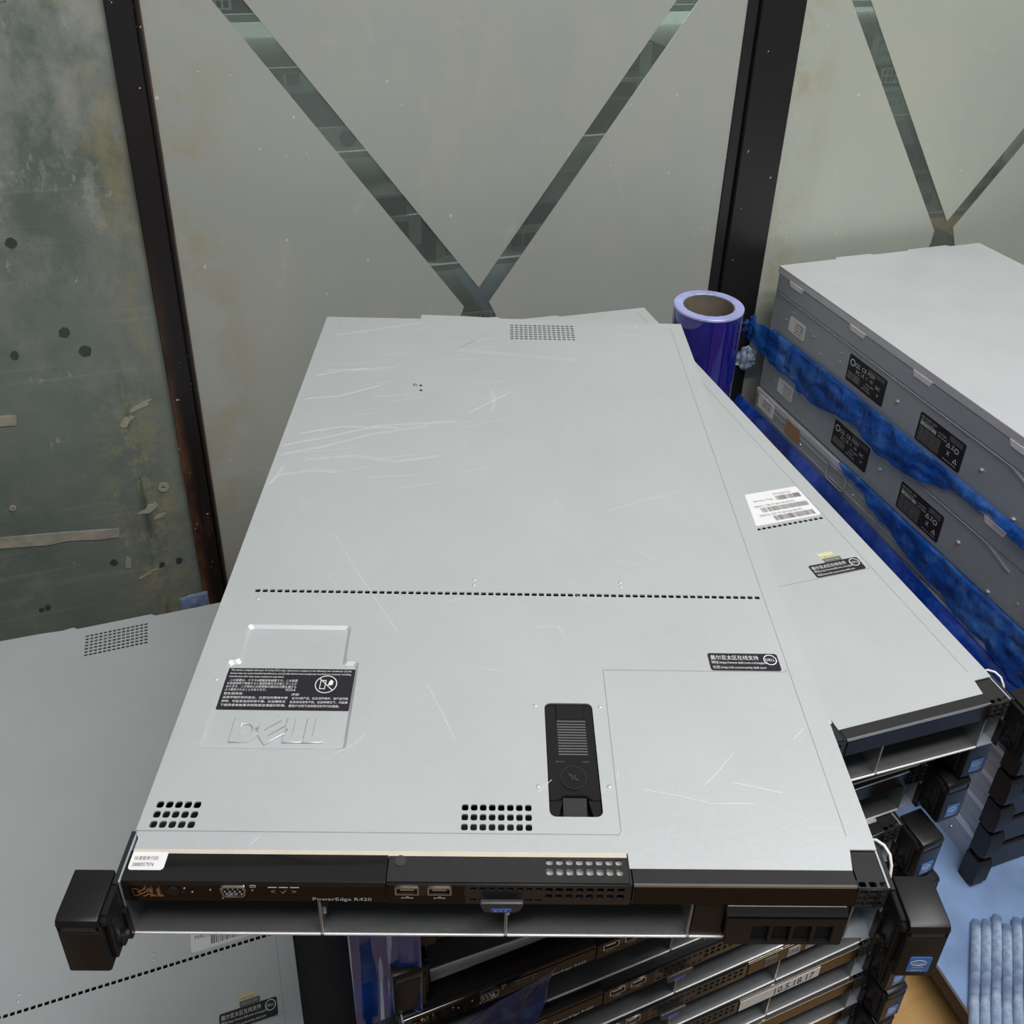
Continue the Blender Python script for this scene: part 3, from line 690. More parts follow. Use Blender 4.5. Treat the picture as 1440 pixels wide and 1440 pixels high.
def scratches(b):
    S = [[(-.0572, .6223), (-.035, .6494), (-.0084, .6799)], [(-.0572, .6223), (-.0081, .6158), (.0406, .6094), (.0823, .6028)], [(-.2006, .653), (-.1607, .6675), (-.1032, .6888)], [(.1369, .6714), (.1663, .6672), (.1956, .663)],
         [(-.205, .5596), (-.1796, .5699), (-.1379, .5794)], [(-.1956, .5724), (-.1648, .5752), (-.1186, .5834)], [(-.2077, .5122), (-.1719, .5192), (-.13, .5442)], [(-.2024, .4459), (-.1629, .4599), (-.1064, .4592)],
         [(-.2124, .4272), (-.1675, .4445), (-.1281, .4636), (-.0505, .474)], [(-.2121, .4095), (-.1775, .4223), (-.1329, .4457), (-.0784, .4627)], [(-.1877, .4044), (-.1421, .4116), (-.1009, .4036), (-.0614, .414)], [(-.21, .378), (-.1781, .3877), (-.1516, .3863)],
         [(-.2124, .365), (-.2083, .3759), (-.2052, .3925)], [(-.0153, .5336), (-.0121, .5122), (-.0149, .4913)], [(-.0367, .4905), (-.0077, .5194), (.0075, .5345)], [(.1228, .0629), (.1339, .0731), (.147, .0874)],
         [(.0847, .06), (.1082, .0553), (.1249, .0507), (.1512, .051)], [(.1883, .0977), (.1978, .1062)], [(-.0554, .1411), (-.0441, .1172), (-.0336, .0948)], [(-.1441, .2978), (-.1203, .2547), (-.0795, .1869)], [(-.11, .0831), (-.0976, .0913), (-.0918, .0995)],
         [(.1413, .0656), (.1707, .0585)], [(-.1492, .0207), (-.1445, .0273)], [(.0868, .3321), (.1202, .3481), (.1614, .3648)]]
    rnd = random.Random(5)
    for s in S:
        for k in range(2 if s[0][1] > .35 else 1): d = rnd.uniform(-.003, .003) * k; b.strip([(p[0] + d, p[1] + d * 1.3) for p in s], (.0004 if s[0][1] > .35 else .00025), .00003, .00004)
    for k in range(26):
        x, y = rnd.uniform(-.20, -.03), rnd.uniform(.36, .66); l = rnd.uniform(.01, .05); a = R(rnd.uniform(5, 35)); b.strip([(x, y), (x + l * math.cos(a), y + l * math.sin(a))], .0003, .00003, .00004)
    for k in range(22):
        x, y = rnd.uniform(-.19, .17), rnd.uniform(.05, .66); l = rnd.uniform(.004, .02); a = R(rnd.uniform(0, 180)); b.strip([(x, y), (x + l * math.cos(a), y + l * math.sin(a))], .00025, .00003, .00004)

def short_lid(b):
    b.sheet([[(-.2140, .0182), (.0698, .0182), (.0698, .0092), (.1982, .0092), (.2008, .0218), (.2165, .0218), (W, .03), (W, .60), (-W, .60), (-W, .0300), (-.2140, .0284)]], -.0012, 0)
def short_chassis(b):
    z = -H; DD = .598
    b.box(-W, W, 0, DD, z, z + .0010); b.box(-W, -W + .0012, .0, DD, z, -.0013); b.box(W - .0012, W, .0, DD, z, -.0013); b.box(-W, W, DD - .0015, DD, z, -.0013)
def short_inside(b):
    b.box(-.2155, .2155, .110, .112, -H + .001, -.0036); b.box(-.2155, .2155, .0005, .110, -.0180, -.0172)
def slim_server(label, loc, rz, group, caddy_on=False, extra=None, rx=0, ry=0, simple=False, marks=False):
    t = empty('rack_server', loc, rz, label, 'server', group, None, rx, ry)
    lid = part('slid', 'top_cover', 'lid', t, short_lid) if simple else part('lid', 'top_cover', 'lid', t, lid_mesh)
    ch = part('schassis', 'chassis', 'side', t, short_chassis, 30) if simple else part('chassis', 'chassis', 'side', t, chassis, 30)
    part('sinside' if simple else 'inside', 'inner_tray', 'dark_inside', ch, short_inside if simple else inside)
    part('bay', 'drive_bay', 'bay', t, bay_mesh, label='bare silver metal drive bays')
    part('brim', 'tray_rim', 'tray_rim', t, bay_rim, label='rolled front edge of the bays, whitened as a highlight')
    if not simple:
        part('crease', 'pressed_seam', 'crease', lid, crease_mesh)
        part('letters', 'embossed_logo', 'lid', lid, letters)
        for x, y in RIV: part('rivet', 'rivet', 'lid', lid, rivet, 40).location = (x, y, 0)
        part('pins', 'alignment_mark', 'ink_black', lid, pinmarks)
        part('strip', 'front_lip', 'cream_edge', lid, lambda b: b.prism([(.0184, .0002), (.0172, .0004), (.0160, -.0006), (.0158, -.0022), (.0184, -.0022)], 'X', -.2138, .0690), label='shiny cream front lip')
        la = part('latch', 'cover_latch', 'plastic_black', t, latch_body, label='black plastic cover latch')
        part('lfin', 'finger_slot', 'dark_inside', la, lambda b: b.prism([(.0550, -.0022), (.0415, -.0085), (.0415, -.011), (.0550, -.006)], 'X', .0345, .0490)); part('lribs', 'grip_ribs', 'rib_grey', la, latch_ribs); part('thumb', 'lock_screw', 'plastic_black', la, thumb, 40)  # finger slot coloured near black to carry its shade
        part('thumbr', 'lock_slot', 'ink_black', la, thumb_ring); part('lmk', 'lettering', 'rib_grey', la, lock_marks)
        f = part('fcc', 'warning_label', 'black_label', t, fcc, label='black warning label with small white print'); part('fcct', 'lettering', 'ink_white', f, fcc_txt)
        s = part('sup', 'support_label', 'black_label', t, sup, label='small black support label with web addresses'); part('supt', 'lettering', 'ink_white', s, sup_txt)
        part('strap', 'plastic_strap', 'white_plastic', t, strap, 60, label='short white plastic strap')
    cp = part('ctl', 'control_panel', 'gloss_black', t, ctl_panel, 30, label='glossy black control panel')
    part('ctlf', 'panel_face', 'gloss_brown', cp, ctl_face); part('pbtn', 'power_button', 'plastic_black', cp, power_btn, 40)
    v = part('vga', 'video_port', 'chrome', t, vga); part('vgai', 'port_pins', 'ink_grey', v, vga_in)
    part('sctl', 'button_icons', 'ink_grey', cp, small_ctl); part('ltr', 'lettering', 'ink_white', cp, lettering_front)
    part('badge', 'maker_badge', 'dell_chrome', cp, dell_badge, label='shiny metal maker badge')
    mp = part('mid', 'vent_panel', 'satin_black', t, mid_panel); part('midf', 'panel_face', 'gloss_brown', mp, mid_face)
    part('und', 'inner_plate', 'tray_rim', mp, under_plate)
    part('icn', 'port_icons', 'ink_grey', mp, port_icons)
    for x in (-.0630, -.0448):
        u = part('usb%f' % x, 'usb_port', 'chrome', t, usb(x)); part('usbi%f' % x, 'port_opening', 'port_dark', u, usb_in(x))
    it = part('tag', 'information_tag', 'plastic_grey', t, info_tag); part('tagi', 'tag_print', 'blue_tag', it, info_ink); part('tagt', 'lettering', 'intel_pale', it, info_txt)
    part('scr', 'panel_screw', 'plastic_grey', mp, lambda b: (b.cyl((-.0612, .0130, -.0006), .0032, .0010, 'Z', 20), b.cyl((-.0612, .0130, -.0001), .0012, .0002, 'Z', 6)), 40)
    rp = part('rp', 'bay_header', 'satin_black', t, right_panel, 30); part('rpf', 'panel_face', 'gloss_brown', rp, right_face); part('rpe', 'header_edge', 'chrome', rp, right_edge)
    br = part('brt', 'corner_bracket', 'satin_black', t, bracket_top); part('brg', 'corner_grille', 'satin_black', br, bracket_grille)
    for sx, nm in ((-1, 'L'), (1, 'R')):
        e = part('ear' + nm, 'rack_ear', 'plastic_black', t, ear(sx), 35); part('eari' + nm, 'release_mechanism', 'plastic_black', e, ear_in(sx), 30)
        part('earc' + nm, 'release_latch', 'plastic_grey', e, ear_clip(sx)); part('brk' + nm, 'ear_bracket', 'satin_black', e, left_bracket if sx < 0 else right_bracket)
        if sx > 0:
            part('stk', 'processor_sticker', 'intel_blue', e, sticker, label='small blue processor sticker'); part('stkt', 'sticker_lettering', 'ink_white', e, sticker_txt)
    if caddy_on:
        c = part('caddy', 'drive_blank', 'plastic_black', t, caddy, 30, label='black plastic drive blank with four openings')
        part('caddyb', 'blank_backing', 'dark_inside', c, caddy_back); part('caddye', 'blank_highlight', 'ink_grey', c, caddy_highlight)
    if extra: extra(t, lid)
    if marks: part('scr0', 'scratch_marks', 'scratch', lid, scratches)['kind'] = 'stuff'
    return t

def main_extra(t, lid):
    s = part('svc', 'service_label', 'white_label', t, svc, label='white rounded sticker with a printed code'); part('svct', 'lettering', 'ink_black', s, svc_txt)
slim_server('uppermost slim grey server with a scratched lid and one black drive blank', (0, 0, 0), 0, 'slim servers of the centre stack', True, main_extra, marks=True)
def yellow(t):
    y = part('yl', 'recycler_label', 'yellow_label', t, yl, label='small yellow label'); part('ylt', 'lettering', 'ink_black', y, yl_txt)
    g = part('yl2', 'recycler_label', 'grey_label', t, yl2, label='small dark grey label'); part('yl2t', 'lettering', 'ink_grey', g, yl2_txt)
def s2_extra(t, lid):
    a = part('wl2', 'address_label', 'white_label', t, wl(.1180, .2005, .2335, .2800), label='white label with bar codes'); part('wl2t', 'lettering', 'ink_black', a, wl_txt_s2); yellow(t)
def ll_extra(t, lid):
    a = part('wl3', 'address_label', 'white_label', t, wl(.1240, .2005, .2335, .2790), label='white label with bar codes'); part('wl3t', 'lettering', 'ink_black', a, wl_txt_ll); yellow(t)
# second server, turned to the right under the uppermost one
slim_server('slim grey server directly under the uppermost one, turned aside, with white bar code label', (.1805, .121, -.0525), .277, 'slim servers of the centre stack', False, s2_extra)
names = {2: 'third from the top, blue sticker on its ear', 3: 'fourth from the top, left ear end seen', 4: 'fifth from the top, beside the hanging film', 5: 'sixth from the top, plain black header',
         6: 'seventh, with three small printed labels', 7: 'eighth, with a strip reading 10.5.18.17', 8: 'ninth from the top, cut by the bottom edge', 9: 'tenth from the top, below the frame', 10: 'lowest, resting on the box'}
pose = {2: (.159, .139, 17.5), 3: (.151, .130, 18.6), 4: (.136, .105, 20.5), 5: (.144, .100, 21), 6: (.144, .098, 21), 7: (.143, .096, 20.6), 8: (.148, .095, 20.6), 9: (.147, .095, 20.6), 10: (.147, .095, 20.6)}
def strip_label(t, lid):
    a = part('ipl', 'strip_label', 'white_label', t, lambda b: b.box(.0720, .1560, -.0010, -.0006, -.0172, -.0030), label='white strip label'); part('iplt', 'lettering', 'ink_black', a, lambda b: b.text('10.5.18.17', .1080, -.0150, .1500, -.0055, .0012, FRONT))
def two_labels(t, lid):
    for i, x in enumerate((.088, .112, .131)):
        a = part('sl%d' % i, 'small_label', 'grey_label' if i == 0 else 'ink_grey', t, lambda b: b.box(x, x + .013, -.0010, -.0006, -.0165, -.0045)); part('slt%d' % i, 'lettering', 'ink_black', a, lambda b: b.text('1712', x + .0015, -.0130, x + .0115, -.0080, .0012, FRONT))
for k in range(2, 11):
    x, y, a = pose[k]; a = R(a)
    slim_server('slim grey server in the centre stack, ' + names[k], (x, y, -.0525 - .0508 * (k - 1)), a, 'slim servers of the centre stack', False, {7: strip_label, 6: two_labels}.get(k), simple=True)
# left stack
LA = .3182
for k in range(3):
    slim_server(['topmost slim server at the lower left, with slot row and vent grid', 'slim server under the lower left one, seen as a dark side', 'lowest slim server at the lower left, mostly in shadow'][k],
                (-.333, -.0697, -.421 - .0508 * k), LA, 'slim servers of the left stack', False, ll_extra if k == 0 else None, simple=k > 0)

def box_thing(name, label, x0, x1, y0, y1, z0, z1, loc, rz, mat='cardboard'):
    t = empty(name, loc, rz, label, 'box')
    part(name + label[:12], 'carton', mat, t, lambda b: b.box(x0, x1, y0, y1, z0, z1, .002)); part(name + label[:12] + 't', 'packing_tape', 'tape_beige', t, lambda b: b.box((x0 + x1) / 2 - .025, (x0 + x1) / 2 + .025, y0 - .0005, y0 + .0, z0 + .02, z1 - .001))
x, y, a = pose[10]; a = R(a)
box_thing('cardboard_box', 'plain brown box holding up the centre stack', -.10, .19, .10, .62, 0, .885 - .0525 - .0508 * 9 - .0505 - .0004, (x, y, -.885), a)
box_thing('cardboard_box', 'brown carton that carries the left stack of servers', -.19, .12, .10, .62, 0, .885 - .421 - .1016 - .0505 - .0004, (-.333, -.0697, -.885), LA)

# ------------------------------------------------------------------ right stack: thick servers
RS = Vector((.9032, .578, -.122)); RA = .305; RD = .700; RH = .119
def thick_lid(b):
    out = [(-W, 0), (W, 0), (W, RD), (.150, RD), (.145, RD + .006), (.06, RD + .006), (.055, RD + .001), (-.02, RD + .001), (-.025, RD + .006), (-.095, RD + .007), (-.10, RD), (-W, RD)]
    b.sheet([out], -.0014, 0); b.box(-W, -W + .0012, 0, RD, -.013, -.0014); b.box(W - .0012, W, 0, RD, -.013, -.0014)
def thick_body(b):
    x0 = -W + .0022
    b.box(x0, -x0, 0, RD - .001, -RH, -.0016)
    b.box(x0 - .0018, x0, .0, RD - .006, -.0440, -.0165)             # stepped upper band
    for z in (-.0470,): b.box(x0 - .0022, x0, .14, RD - .012, z - .0016, z, .0005)
    b.prism([(.10, -.0610), (.145, -.0470), (.15, -.0486), (.105, -.0626)], 'X', x0 - .0020, x0)
    b.box(x0 - .0012, x0, .115, .30, -.0440, -.0385)
def thick_clips(y):
    def f(b): b.prism([(y, -.0130), (y + .040, -.0130), (y + .036, -.0215), (y + .004, -.0215)], 'X', -W - .0008, -W + .0030)
    return f
TRIV = ((.36, -.077), (.187, -.081), (.12, -.112), (.640, -.064), (.655, -.085), (.585, -.072), (.575, -.078), (.55, -.098), (.50, -.070), (.50, -.085), (.075, -.093), (.06, -.098), (.055, -.104), (.26, -.053), (.68, -.052))
def big_rivet(b): b.dome((0, 0, 0), .0036, .7)
def small_rivet(b): b.cyl((0, 0, 0), .0018, .003, 'X', 12)
def side_label(y1, z1, wd, ht):
    def f(b): b.sheet([rrect(-y1, -y1 + wd, z1 - ht, z1, .003, 3)], W - .0022, W - .0018, 0, LEFT)
    return f
def side_txt(kind, y1, z1, wd, ht):
    def f(b):
        z = W - .0016; u, v = -y1, z1; rnd = random.Random(kind)
        T = lambda s, a, c, y, h: b.text(s, u + a / 1000, v - (y + h) / 1000, u + c / 1000, v - y / 1000, z, LEFT)
        if kind == 1:
            b.sheet([[(u + .010 + .006 * math.cos(2 * math.pi * k / 20), v - .012 + .006 * math.sin(2 * math.pi * k / 20)) for k in range(20)], [(u + .010 + .0042 * math.cos(2 * math.pi * k / 20), v - .012 + .0042 * math.sin(2 * math.pi * k / 20)) for k in range(20)]], z - .0001, z, 0, LEFT)
            T('GS', 17, 28, 8, 8); T('CE', 33, 44, 8, 7); T('UL', 34, 42, 18, 6); T('C   US', 46, 62, 18, 5); T('N26', 48, 64, 8, 6); T('FC', 22, 31, 19, 7)
            for i in range(5): T('Complies with safety standard IEC 60950', 48, 86, 3 + i * 1.4, .8)
            for i in range(6): T('Model E18S series rated 100-240V 50/60Hz 7.5A', 4, 34, 29 + i * 2.1, 1.3)
            T('KCC-REM', 48, 66, 28, 3); T('EAC', 70, 80, 20, 6); T('V', 74, 80, 32, 5); T('T51951', 44, 58, 34, 3); T('BSMI R33026', 40, 62, 39, 2.4)
        else:
            T('REG. MODEL : E14S', 4, 34, 4, 3); T('REG. TYPE NO. E14S001', 4, 30, 9, 2.2)
            for i in range(3): bars2(b, u + .004, u + .036, v - .0185 - i * .0, v - .0125, z, i)
            T('A12 TC2013', 40, 56, 10, 2.5); T('INPUT 100-240V', 40, 58, 15, 2.5)
            for i in range(10): T('This equipment is intended for use in restricted access locations only', 4, 48, 21 + i * 2.4, 1.4)
            for i in range(5): T('CAUTION disconnect all power supplies', 62, 86, 3 + i * 1.7, 1.0)
            for cx, cy in ((62, 18), (80, 34)): b.sheet([[(u + (cx - 4) / 1000, v - (cy + 4) / 1000), (u + (cx + 4) / 1000, v - (cy + 4) / 1000), (u + cx / 1000, v - (cy - 3.5) / 1000)], [(u + (cx - 2.6) / 1000, v - (cy + 3.2) / 1000), (u + (cx + 2.6) / 1000, v - (cy + 3.2) / 1000), (u + cx / 1000, v - (cy - 1.6) / 1000)]], z - .0001, z, 0, LEFT)
            b.sheet([[(u + .078 + .004 * math.cos(2 * math.pi * k / 16), v - .019 + .004 * math.sin(2 * math.pi * k / 16)) for k in range(16)], [(u + .078 + .003 * math.cos(2 * math.pi * k / 16), v - .019 + .003 * math.sin(2 * math.pi * k / 16)) for k in range(16)]], z - .0001, z, 0, LEFT)
            T('Z', 68, 73, 15, 6); T('X', 62, 68, 27, 7); T('Made in China', 58, 84, 41, 2)
    return f
def bars2(b, x0, x1, y0, y1, z, seed):
    rnd = random.Random(seed); x = x0
    while x < x1: wd = rnd.choice((.0004, .0007)); b.sheet([rrect(x, x + wd, y0, y1)], z - .0001, z, 0, LEFT); x += wd + rnd.choice((.0006, .001))
def wlab_txt(y1, z1):
    def f(b):
        for i in range(4): b.text(['CN-0X3D66', '74261 2BE', '0A5H REV', 'A01'][i], -y1 + .018, z1 - .0075 - i * .0055, -y1 + .042, z1 - .0045 - i * .0055, W - .0014, LEFT)
    return f
def thick_ear(b):
    b.prism([(.004, -.004), (-.020, -.004), (-.024, -.012), (-.024, -.095), (-.016, -.108), (.004, -.108)], 'X', -.243, -.2185)
    b.box(-.219, -.2140, -.006, .006, -.1080, -.004, .001)
def thick_front(b):
    b.box(-.212, .212, -.012, 0, -RH + .004, -.004, .003)
def thick_ledges(b):
    for z in (-.030, -.060, -.090): b.box(-.205, .205, -.0135, -.0115, z - .001, z + .001)
def thick_server(label, off, dz, ang=0):
    ca, sa = math.cos(RA), math.sin(RA)
    t = empty('rack_server', (RS.x + ca * off, RS.y + sa * off, RS.z + dz), RA + ang, label, 'server', 'thick servers of the right stack')
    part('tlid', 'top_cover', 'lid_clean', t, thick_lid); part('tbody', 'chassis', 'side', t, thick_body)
    for y in (.622, .453, .304, .12): part('tclip%f' % y, 'cover_tab', 'white_plastic', t, thick_clips(y), label='small pale folded tab')
    for i, (y, z) in enumerate(TRIV): part('briv' if i < 3 else 'sriv', 'rivet', 'side', t, big_rivet if i < 3 else small_rivet, 40).location = (-W + .0020, y, z)
    for kd, y1, z1 in ((1, .480, -.0585), (2, .312, -.0645)):
        l = part('tl%d' % kd, 'rating_label', 'black_label', t, side_label(y1, z1, .091, .047), label='black rating label with white print'); part('tlx%d' % kd, 'lettering', 'ink_white', l, side_txt(kd, y1, z1, .091, .047))
    l = part('twl', 'part_label', 'white_label', t, side_label(.646, -.072, .046, .028), label='small white part label'); part('twlt', 'lettering', 'ink_black', l, wlab_txt(.646, -.072))
    part('tfront', 'front_bezel', 'plastic_black', t, thick_front); part('tfl', 'bezel_ledge', 'plastic_grey', t, thick_ledges); part('tear', 'rack_ear', 'plastic_black', t, thick_ear, 30)
thick_server('thick silver server on top of the right stack, with a clean pale lid', 0, 0)
thick_server('thick silver server second in the right stack, between two folds of blue film', .0, -.1235)

# thin servers lower in the right stack
def thin_body(b):
    h = .0555; b.box(-W, W, 0, RD, -h, -.0012)
    for z in (-.020, -.0385): b.box(-W - .0014, -W, .02, RD - .03, z - .0008, z + .0008, .0004)
def thin_lid(b): b.box(-W - .0010, W + .001, 0, RD + .002, -.0012, 0); b.box(-W - .0012, -W, 0, RD, -.010, -.0012)
def thin_front(b): b.box(-.214, .214, -.010, 0, -.053, -.003, .002)
def thin_ear(b):
    b.prism([(.0, -.003), (-.022, -.003), (-.026, -.010), (-.026, -.046), (-.018, -.054), (0, -.054)], 'X', -.2425, -.2185)
    b.box(-.2190, -.2170, -.014, .014, -.052, -.004, .0008)
def thin_screw(b): b.cyl((-.2188, .006, -.026), .0035, .005, 'X', 12)
def thin_handle(b): b.tube([(-W - .0030, .470, -.018), (-W - .0030, .466, -.012), (-W - .0030, .425, -.012), (-W - .0030, .420, -.018), (-W - .0030, .420, -.036), (-W - .0030, .425, -.042), (-W - .0030, .466, -.042), (-W - .0030, .470, -.036), (-W - .0030, .470, -.018)], .0012, 8)
places = ['with a white and an orange label, under the thick ones', 'wrapped in deep blue film, upper of two', 'wrapped in deep blue film, lower of two', 'fourth from the bottom of the right stack', 'third from the bottom of the right stack', 'second from the bottom of the right stack', 'at the bottom of the right stack on the platform']
for i, dz in enumerate((-.2485, -.3095, -.3700, -.4290, -.4875, -.5460, -.6045)):
    off = [0.0, 0, 0, 0, .003, .006, .004][i]
    t = empty('rack_server', (RS.x + math.cos(RA) * off, RS.y + math.sin(RA) * off, RS.z + dz), RA, 'thin grey server ' + places[i], 'server', 'thin servers of the right stack')
    part('nbody', 'chassis', 'side', t, thin_body); part('nlid', 'top_cover', 'lid_clean', t, thin_lid); [setattr(part('nriv', 'rivet', 'chrome', t, lambda b: b.dome((0, 0, 0), .0030, .7), 40), 'location', (-W - .0006, yy, -.030)) for yy in (.05, .105, .26, .40, .55)]
    part('nfront', 'front_panel', 'plastic_black', t, thin_front); e = part('near', 'rack_ear', 'plastic_black', t, thin_ear, 30); part('nscr', 'ear_screw', 'chrome', e, thin_screw, 40)
    if i == 0:
        part('nh', 'side_handle', 'side', t, thin_handle, 50)
        l = part('nwl', 'part_label', 'white_label', t, lambda b: b.sheet([rrect(-.690, -.640, -.034, -.006, .001, 2)], W + .0002, W + .0018, 0, LEFT), label='small white part label')
        part('nwlt', 'lettering', 'ink_black', l, lambda b: [b.text(s_, -.674, -.014 - q * .006, -.648, -.010 - q * .006, W + .0022, LEFT) for q, s_ in enumerate(('CN-0NHNKH', '13740 3AB', '000J A02'))])
        part('nol', 'faded_label', 'orange_label', t, lambda b: b.sheet([rrect(-.598, -.556, -.034, -.006, .001, 2)], W + .0002, W + .0018, 0, LEFT), label='faded orange label')

# ------------------------------------------------------------------ platform
ca, sa = math.cos(RA), math.sin(RA)
PZ = RS.z - .6045 - .0557
pl = empty('platform', (RS.x, RS.y, PZ), RA, 'low platform wrapped in pale blue film under the right stack', 'platform')
def plat(b): b.box(-.375, .40, -.75, .60, -.040, 0, .003)
# left edge of the platform runs slightly across the stack: shear the top outline
def plat_top(b): b.prism([(-.345, .60), (-.355, -.05), (-.362, -.9), (.45, -.9), (.45, .60)], 'Z', -.006, 0)
def plat_low(b): b.prism([(-.342, .60), (-.352, -.05), (-.359, -.9), (.45, -.9), (.45, .60)], 'Z', -.034, -.0062)
part('plt', 'wrapped_top', 'platform_wrap', pl, plat_top); part('pll', 'board_edge', 'platform_edge', pl, plat_low)
part('pleg', 'leg', 'platform_edge', pl, lambda b: b.box(-.02, .35, -.30, .50, -(.885 + PZ) , -.0342))

def lit_wood_mat():  # brighter copy of the floor wood, for the patch that is lit
    t = NT('lit_wood'); g = t.noise(5, 6, .6, (1, 12, 1), R(25))
    t.link(t.ramp(g, [(.3, (.50, .27, .09)), (.7, (.62, .38, .15))]), t.b.inputs['Base Color']); t.b.inputs['Roughness'].default_value = .5; MATS['lit_wood'] = t.m
lit_wood_mat()
wb = MB(); wb.box(-.15, .24, -.45, .20, -.020, 0, .001); o = link('lit_wood_board', wb.mesh('lit_wood_board', 'lit_wood')); o.location = (.50, .30, -.8648); o.rotation_euler = (0, 0, R(24))  # added to keep the lit wood patch bright above the darkened floor
tag(o, 'added bright orange-brown board standing for the lit wood beside the centre stack', 'board')
# ------------------------------------------------------------------ blue wrapping film
def wob(x, y, s=0): return math.sin(x * 31 + s) * .5 + math.sin(x * 67 + y * 23 + s * 2) * .3 + math.sin(y * 51 + x * 13 + s * 3) * .25
def lerp_pts(P, u):
    if u >= P[0][0]: return P[0][1]
    for (a, va), (c, vc) in zip(P[:-1], P[1:]):
        if a >= u >= c: return va + (vc - va) * ((a - u) / (a - c) if a != c else 0)
    return P[-1][1]
def drape(name, mat, label, top, bot, y0, y1, bulge, ny=90, nz=14, seed=0, tuck=.03, group=None, cat='plastic film'):
    """film hanging down the left side of the right stack; coordinates: y along the side, z below the stack top"""
    bm = bmesh.new(); rows = []
    for i in range(ny + 1):
        y = y0 + (y1 - y0) * i / ny; zt, zb = lerp_pts(top, y), lerp_pts(bot, y); row = []
        row.append(bm.verts.new((-W - .0030 + tuck * 0, y, zt + .001)))
        for j in range(nz + 1):
            t = j / nz; z = zt + (zb - zt) * t
            out = .0042 + bulge * (math.sin(min(1, t * 1.2) * math.pi * .5) ** .6) * (.75 + .25 * math.sin(y * 17 + seed))
            out += .0035 * t * wob(y * 2.2, z * 2.5, seed) + .0016 * wob(y * 6, z * 8, seed + 1) * (.3 + t)
            row.append(bm.verts.new((-W - max(.0040, out), y, z + .003 * t * wob(y * 3, 0, seed))))
        rows.append(row)
    for i in range(ny):
        for j in range(nz + 1): bm.faces.new((rows[i][j], rows[i][j + 1], rows[i + 1][j + 1], rows[i + 1][j]))
    me = bpy.data.meshes.new(name); bm.to_mesh(me); bm.free(); me.materials.append(MATS[mat]); me.shade_smooth()
    o = link(name, me); o.location = RS; o.rotation_euler = (0, 0, RA)
    md = o.modifiers.new('thick', 'SOLIDIFY'); md.thickness = .0004; md.offset = -1
    tag(o, label, cat, group); return o
drape('plastic_film', 'blue_film', 'crumpled bright blue film squeezed out between the two thick servers', [(.76, -.135), (.68, -.117), (.50, -.114), (0, -.114)],
      [(.76, -.160), (.70, -.172), (.61, -.179), (.524, -.183), (.435, -.158), (.35, -.172), (.28, -.162), (.207, -.132), (.143, -.128), (.05, -.130), (0, -.130)], .76, -.01, .006, seed=1, nz=16)
drape('plastic_film', 'blue_film', 'blue film hanging over the thin server with the orange label, widening towards the front', [(.44, -.240), (.30, -.2405), (.0, -.2405)],
      [(.44, -.2440), (.42, -.250), (.323, -.270), (.25, -.285), (.156, -.298), (.07, -.310), (.0, -.335)], .44, -.01, .005, seed=4, nz=16)
drape('plastic_film', 'deep_film', 'deep blue shiny film covering the right stack below the orange label', [(.78, -.292), (.40, -.297), (.16, -.312), (0, -.322)],
      [(.78, -.42), (.5, -.45), (.3, -.44), (.10, -.40), (0, -.385)],   .78, -.005, .030, seed=7, nz=22)
def blob(name, mat, label, path, wd, seed, thick=.0004):
    bm = bmesh.new(); rows = []; n = 26; P = [Vector(p) for p in path]
    for i in range(n + 1):
        s = i / n * (len(P) - 1); k = min(int(s), len(P) - 2); p = P[k].lerp(P[k + 1], s - k); row = []
        for j in range(9):
            v = (j / 8 - .5); row.append(bm.verts.new((p.x + .006 * wob(s * .5, v, seed) , p.y + .004 * wob(v * 2, s, seed), p.z + v * wd * (1 + .35 * math.sin(s * 5 + seed)))))
        rows.append(row)
    for i in range(n):
        for j in range(8): bm.faces.new((rows[i][j], rows[i][j + 1], rows[i + 1][j + 1], rows[i + 1][j]))
    me = bpy.data.meshes.new(name); bm.to_mesh(me); bm.free(); me.materials.append(MATS[mat]); me.shade_smooth()
    o = link(name, me); o.location = RS; o.rotation_euler = (0, 0, RA); md = o.modifiers.new('thick', 'SOLIDIFY'); md.thickness = thick
    tag(o, label, 'plastic film'); return o
blob('plastic_film', 'blue_film', 'twisted tail of blue film reaching from the right stack to the film roll', [(-.225, .735, -.135), (-.245, .76, -.145), (-.275, .775, -.160), (-.310, .785, -.165)], .036, 2)
blob('plastic_film', 'pale_film', 'pale crumpled tail of blue film below the bright one, in front of the black post', [(-.215, .725, -.200), (-.240, .745, -.205), (-.265, .765, -.225), (-.285, .775, -.255)], .040, 5)

# film roll
rl = empty('film_roll', (.275, .805, 0), 0, 'upright roll of dark blue stretch film standing behind the servers', 'film roll')
RZ0, RZ1, RR = -.885, -.022, .0465
def roll_wrap(b):
    n = 64
    b.sheet([[(RR * math.cos(2 * math.pi * k / n), RR * math.sin(2 * math.pi * k / n)) for k in range(n)], [(.0405 * math.cos(2 * math.pi * k / n), .0405 * math.sin(2 * math.pi * k / n)) for k in range(n)]], RZ0, RZ1 - .0042)
part('rw', 'film_wrap', 'film_roll', rl, roll_wrap, 40)
def roll_end(b):
    n = 64
    b.sheet([[((RR - .0003) * math.cos(2 * math.pi * k / n), (RR - .0003) * math.sin(2 * math.pi * k / n)) for k in range(n)], [((.0352 + .0006 * math.sin(k * 2.1)) * math.cos(2 * math.pi * k / n), (.0352 + .0006 * math.sin(k * 1.7)) * math.sin(2 * math.pi * k / n)) for k in range(n)]], RZ1 - .004, RZ1, .0008)
part('re', 'film_end', 'film_edge', rl, roll_end, 40, label='pale shiny end face of the roll')
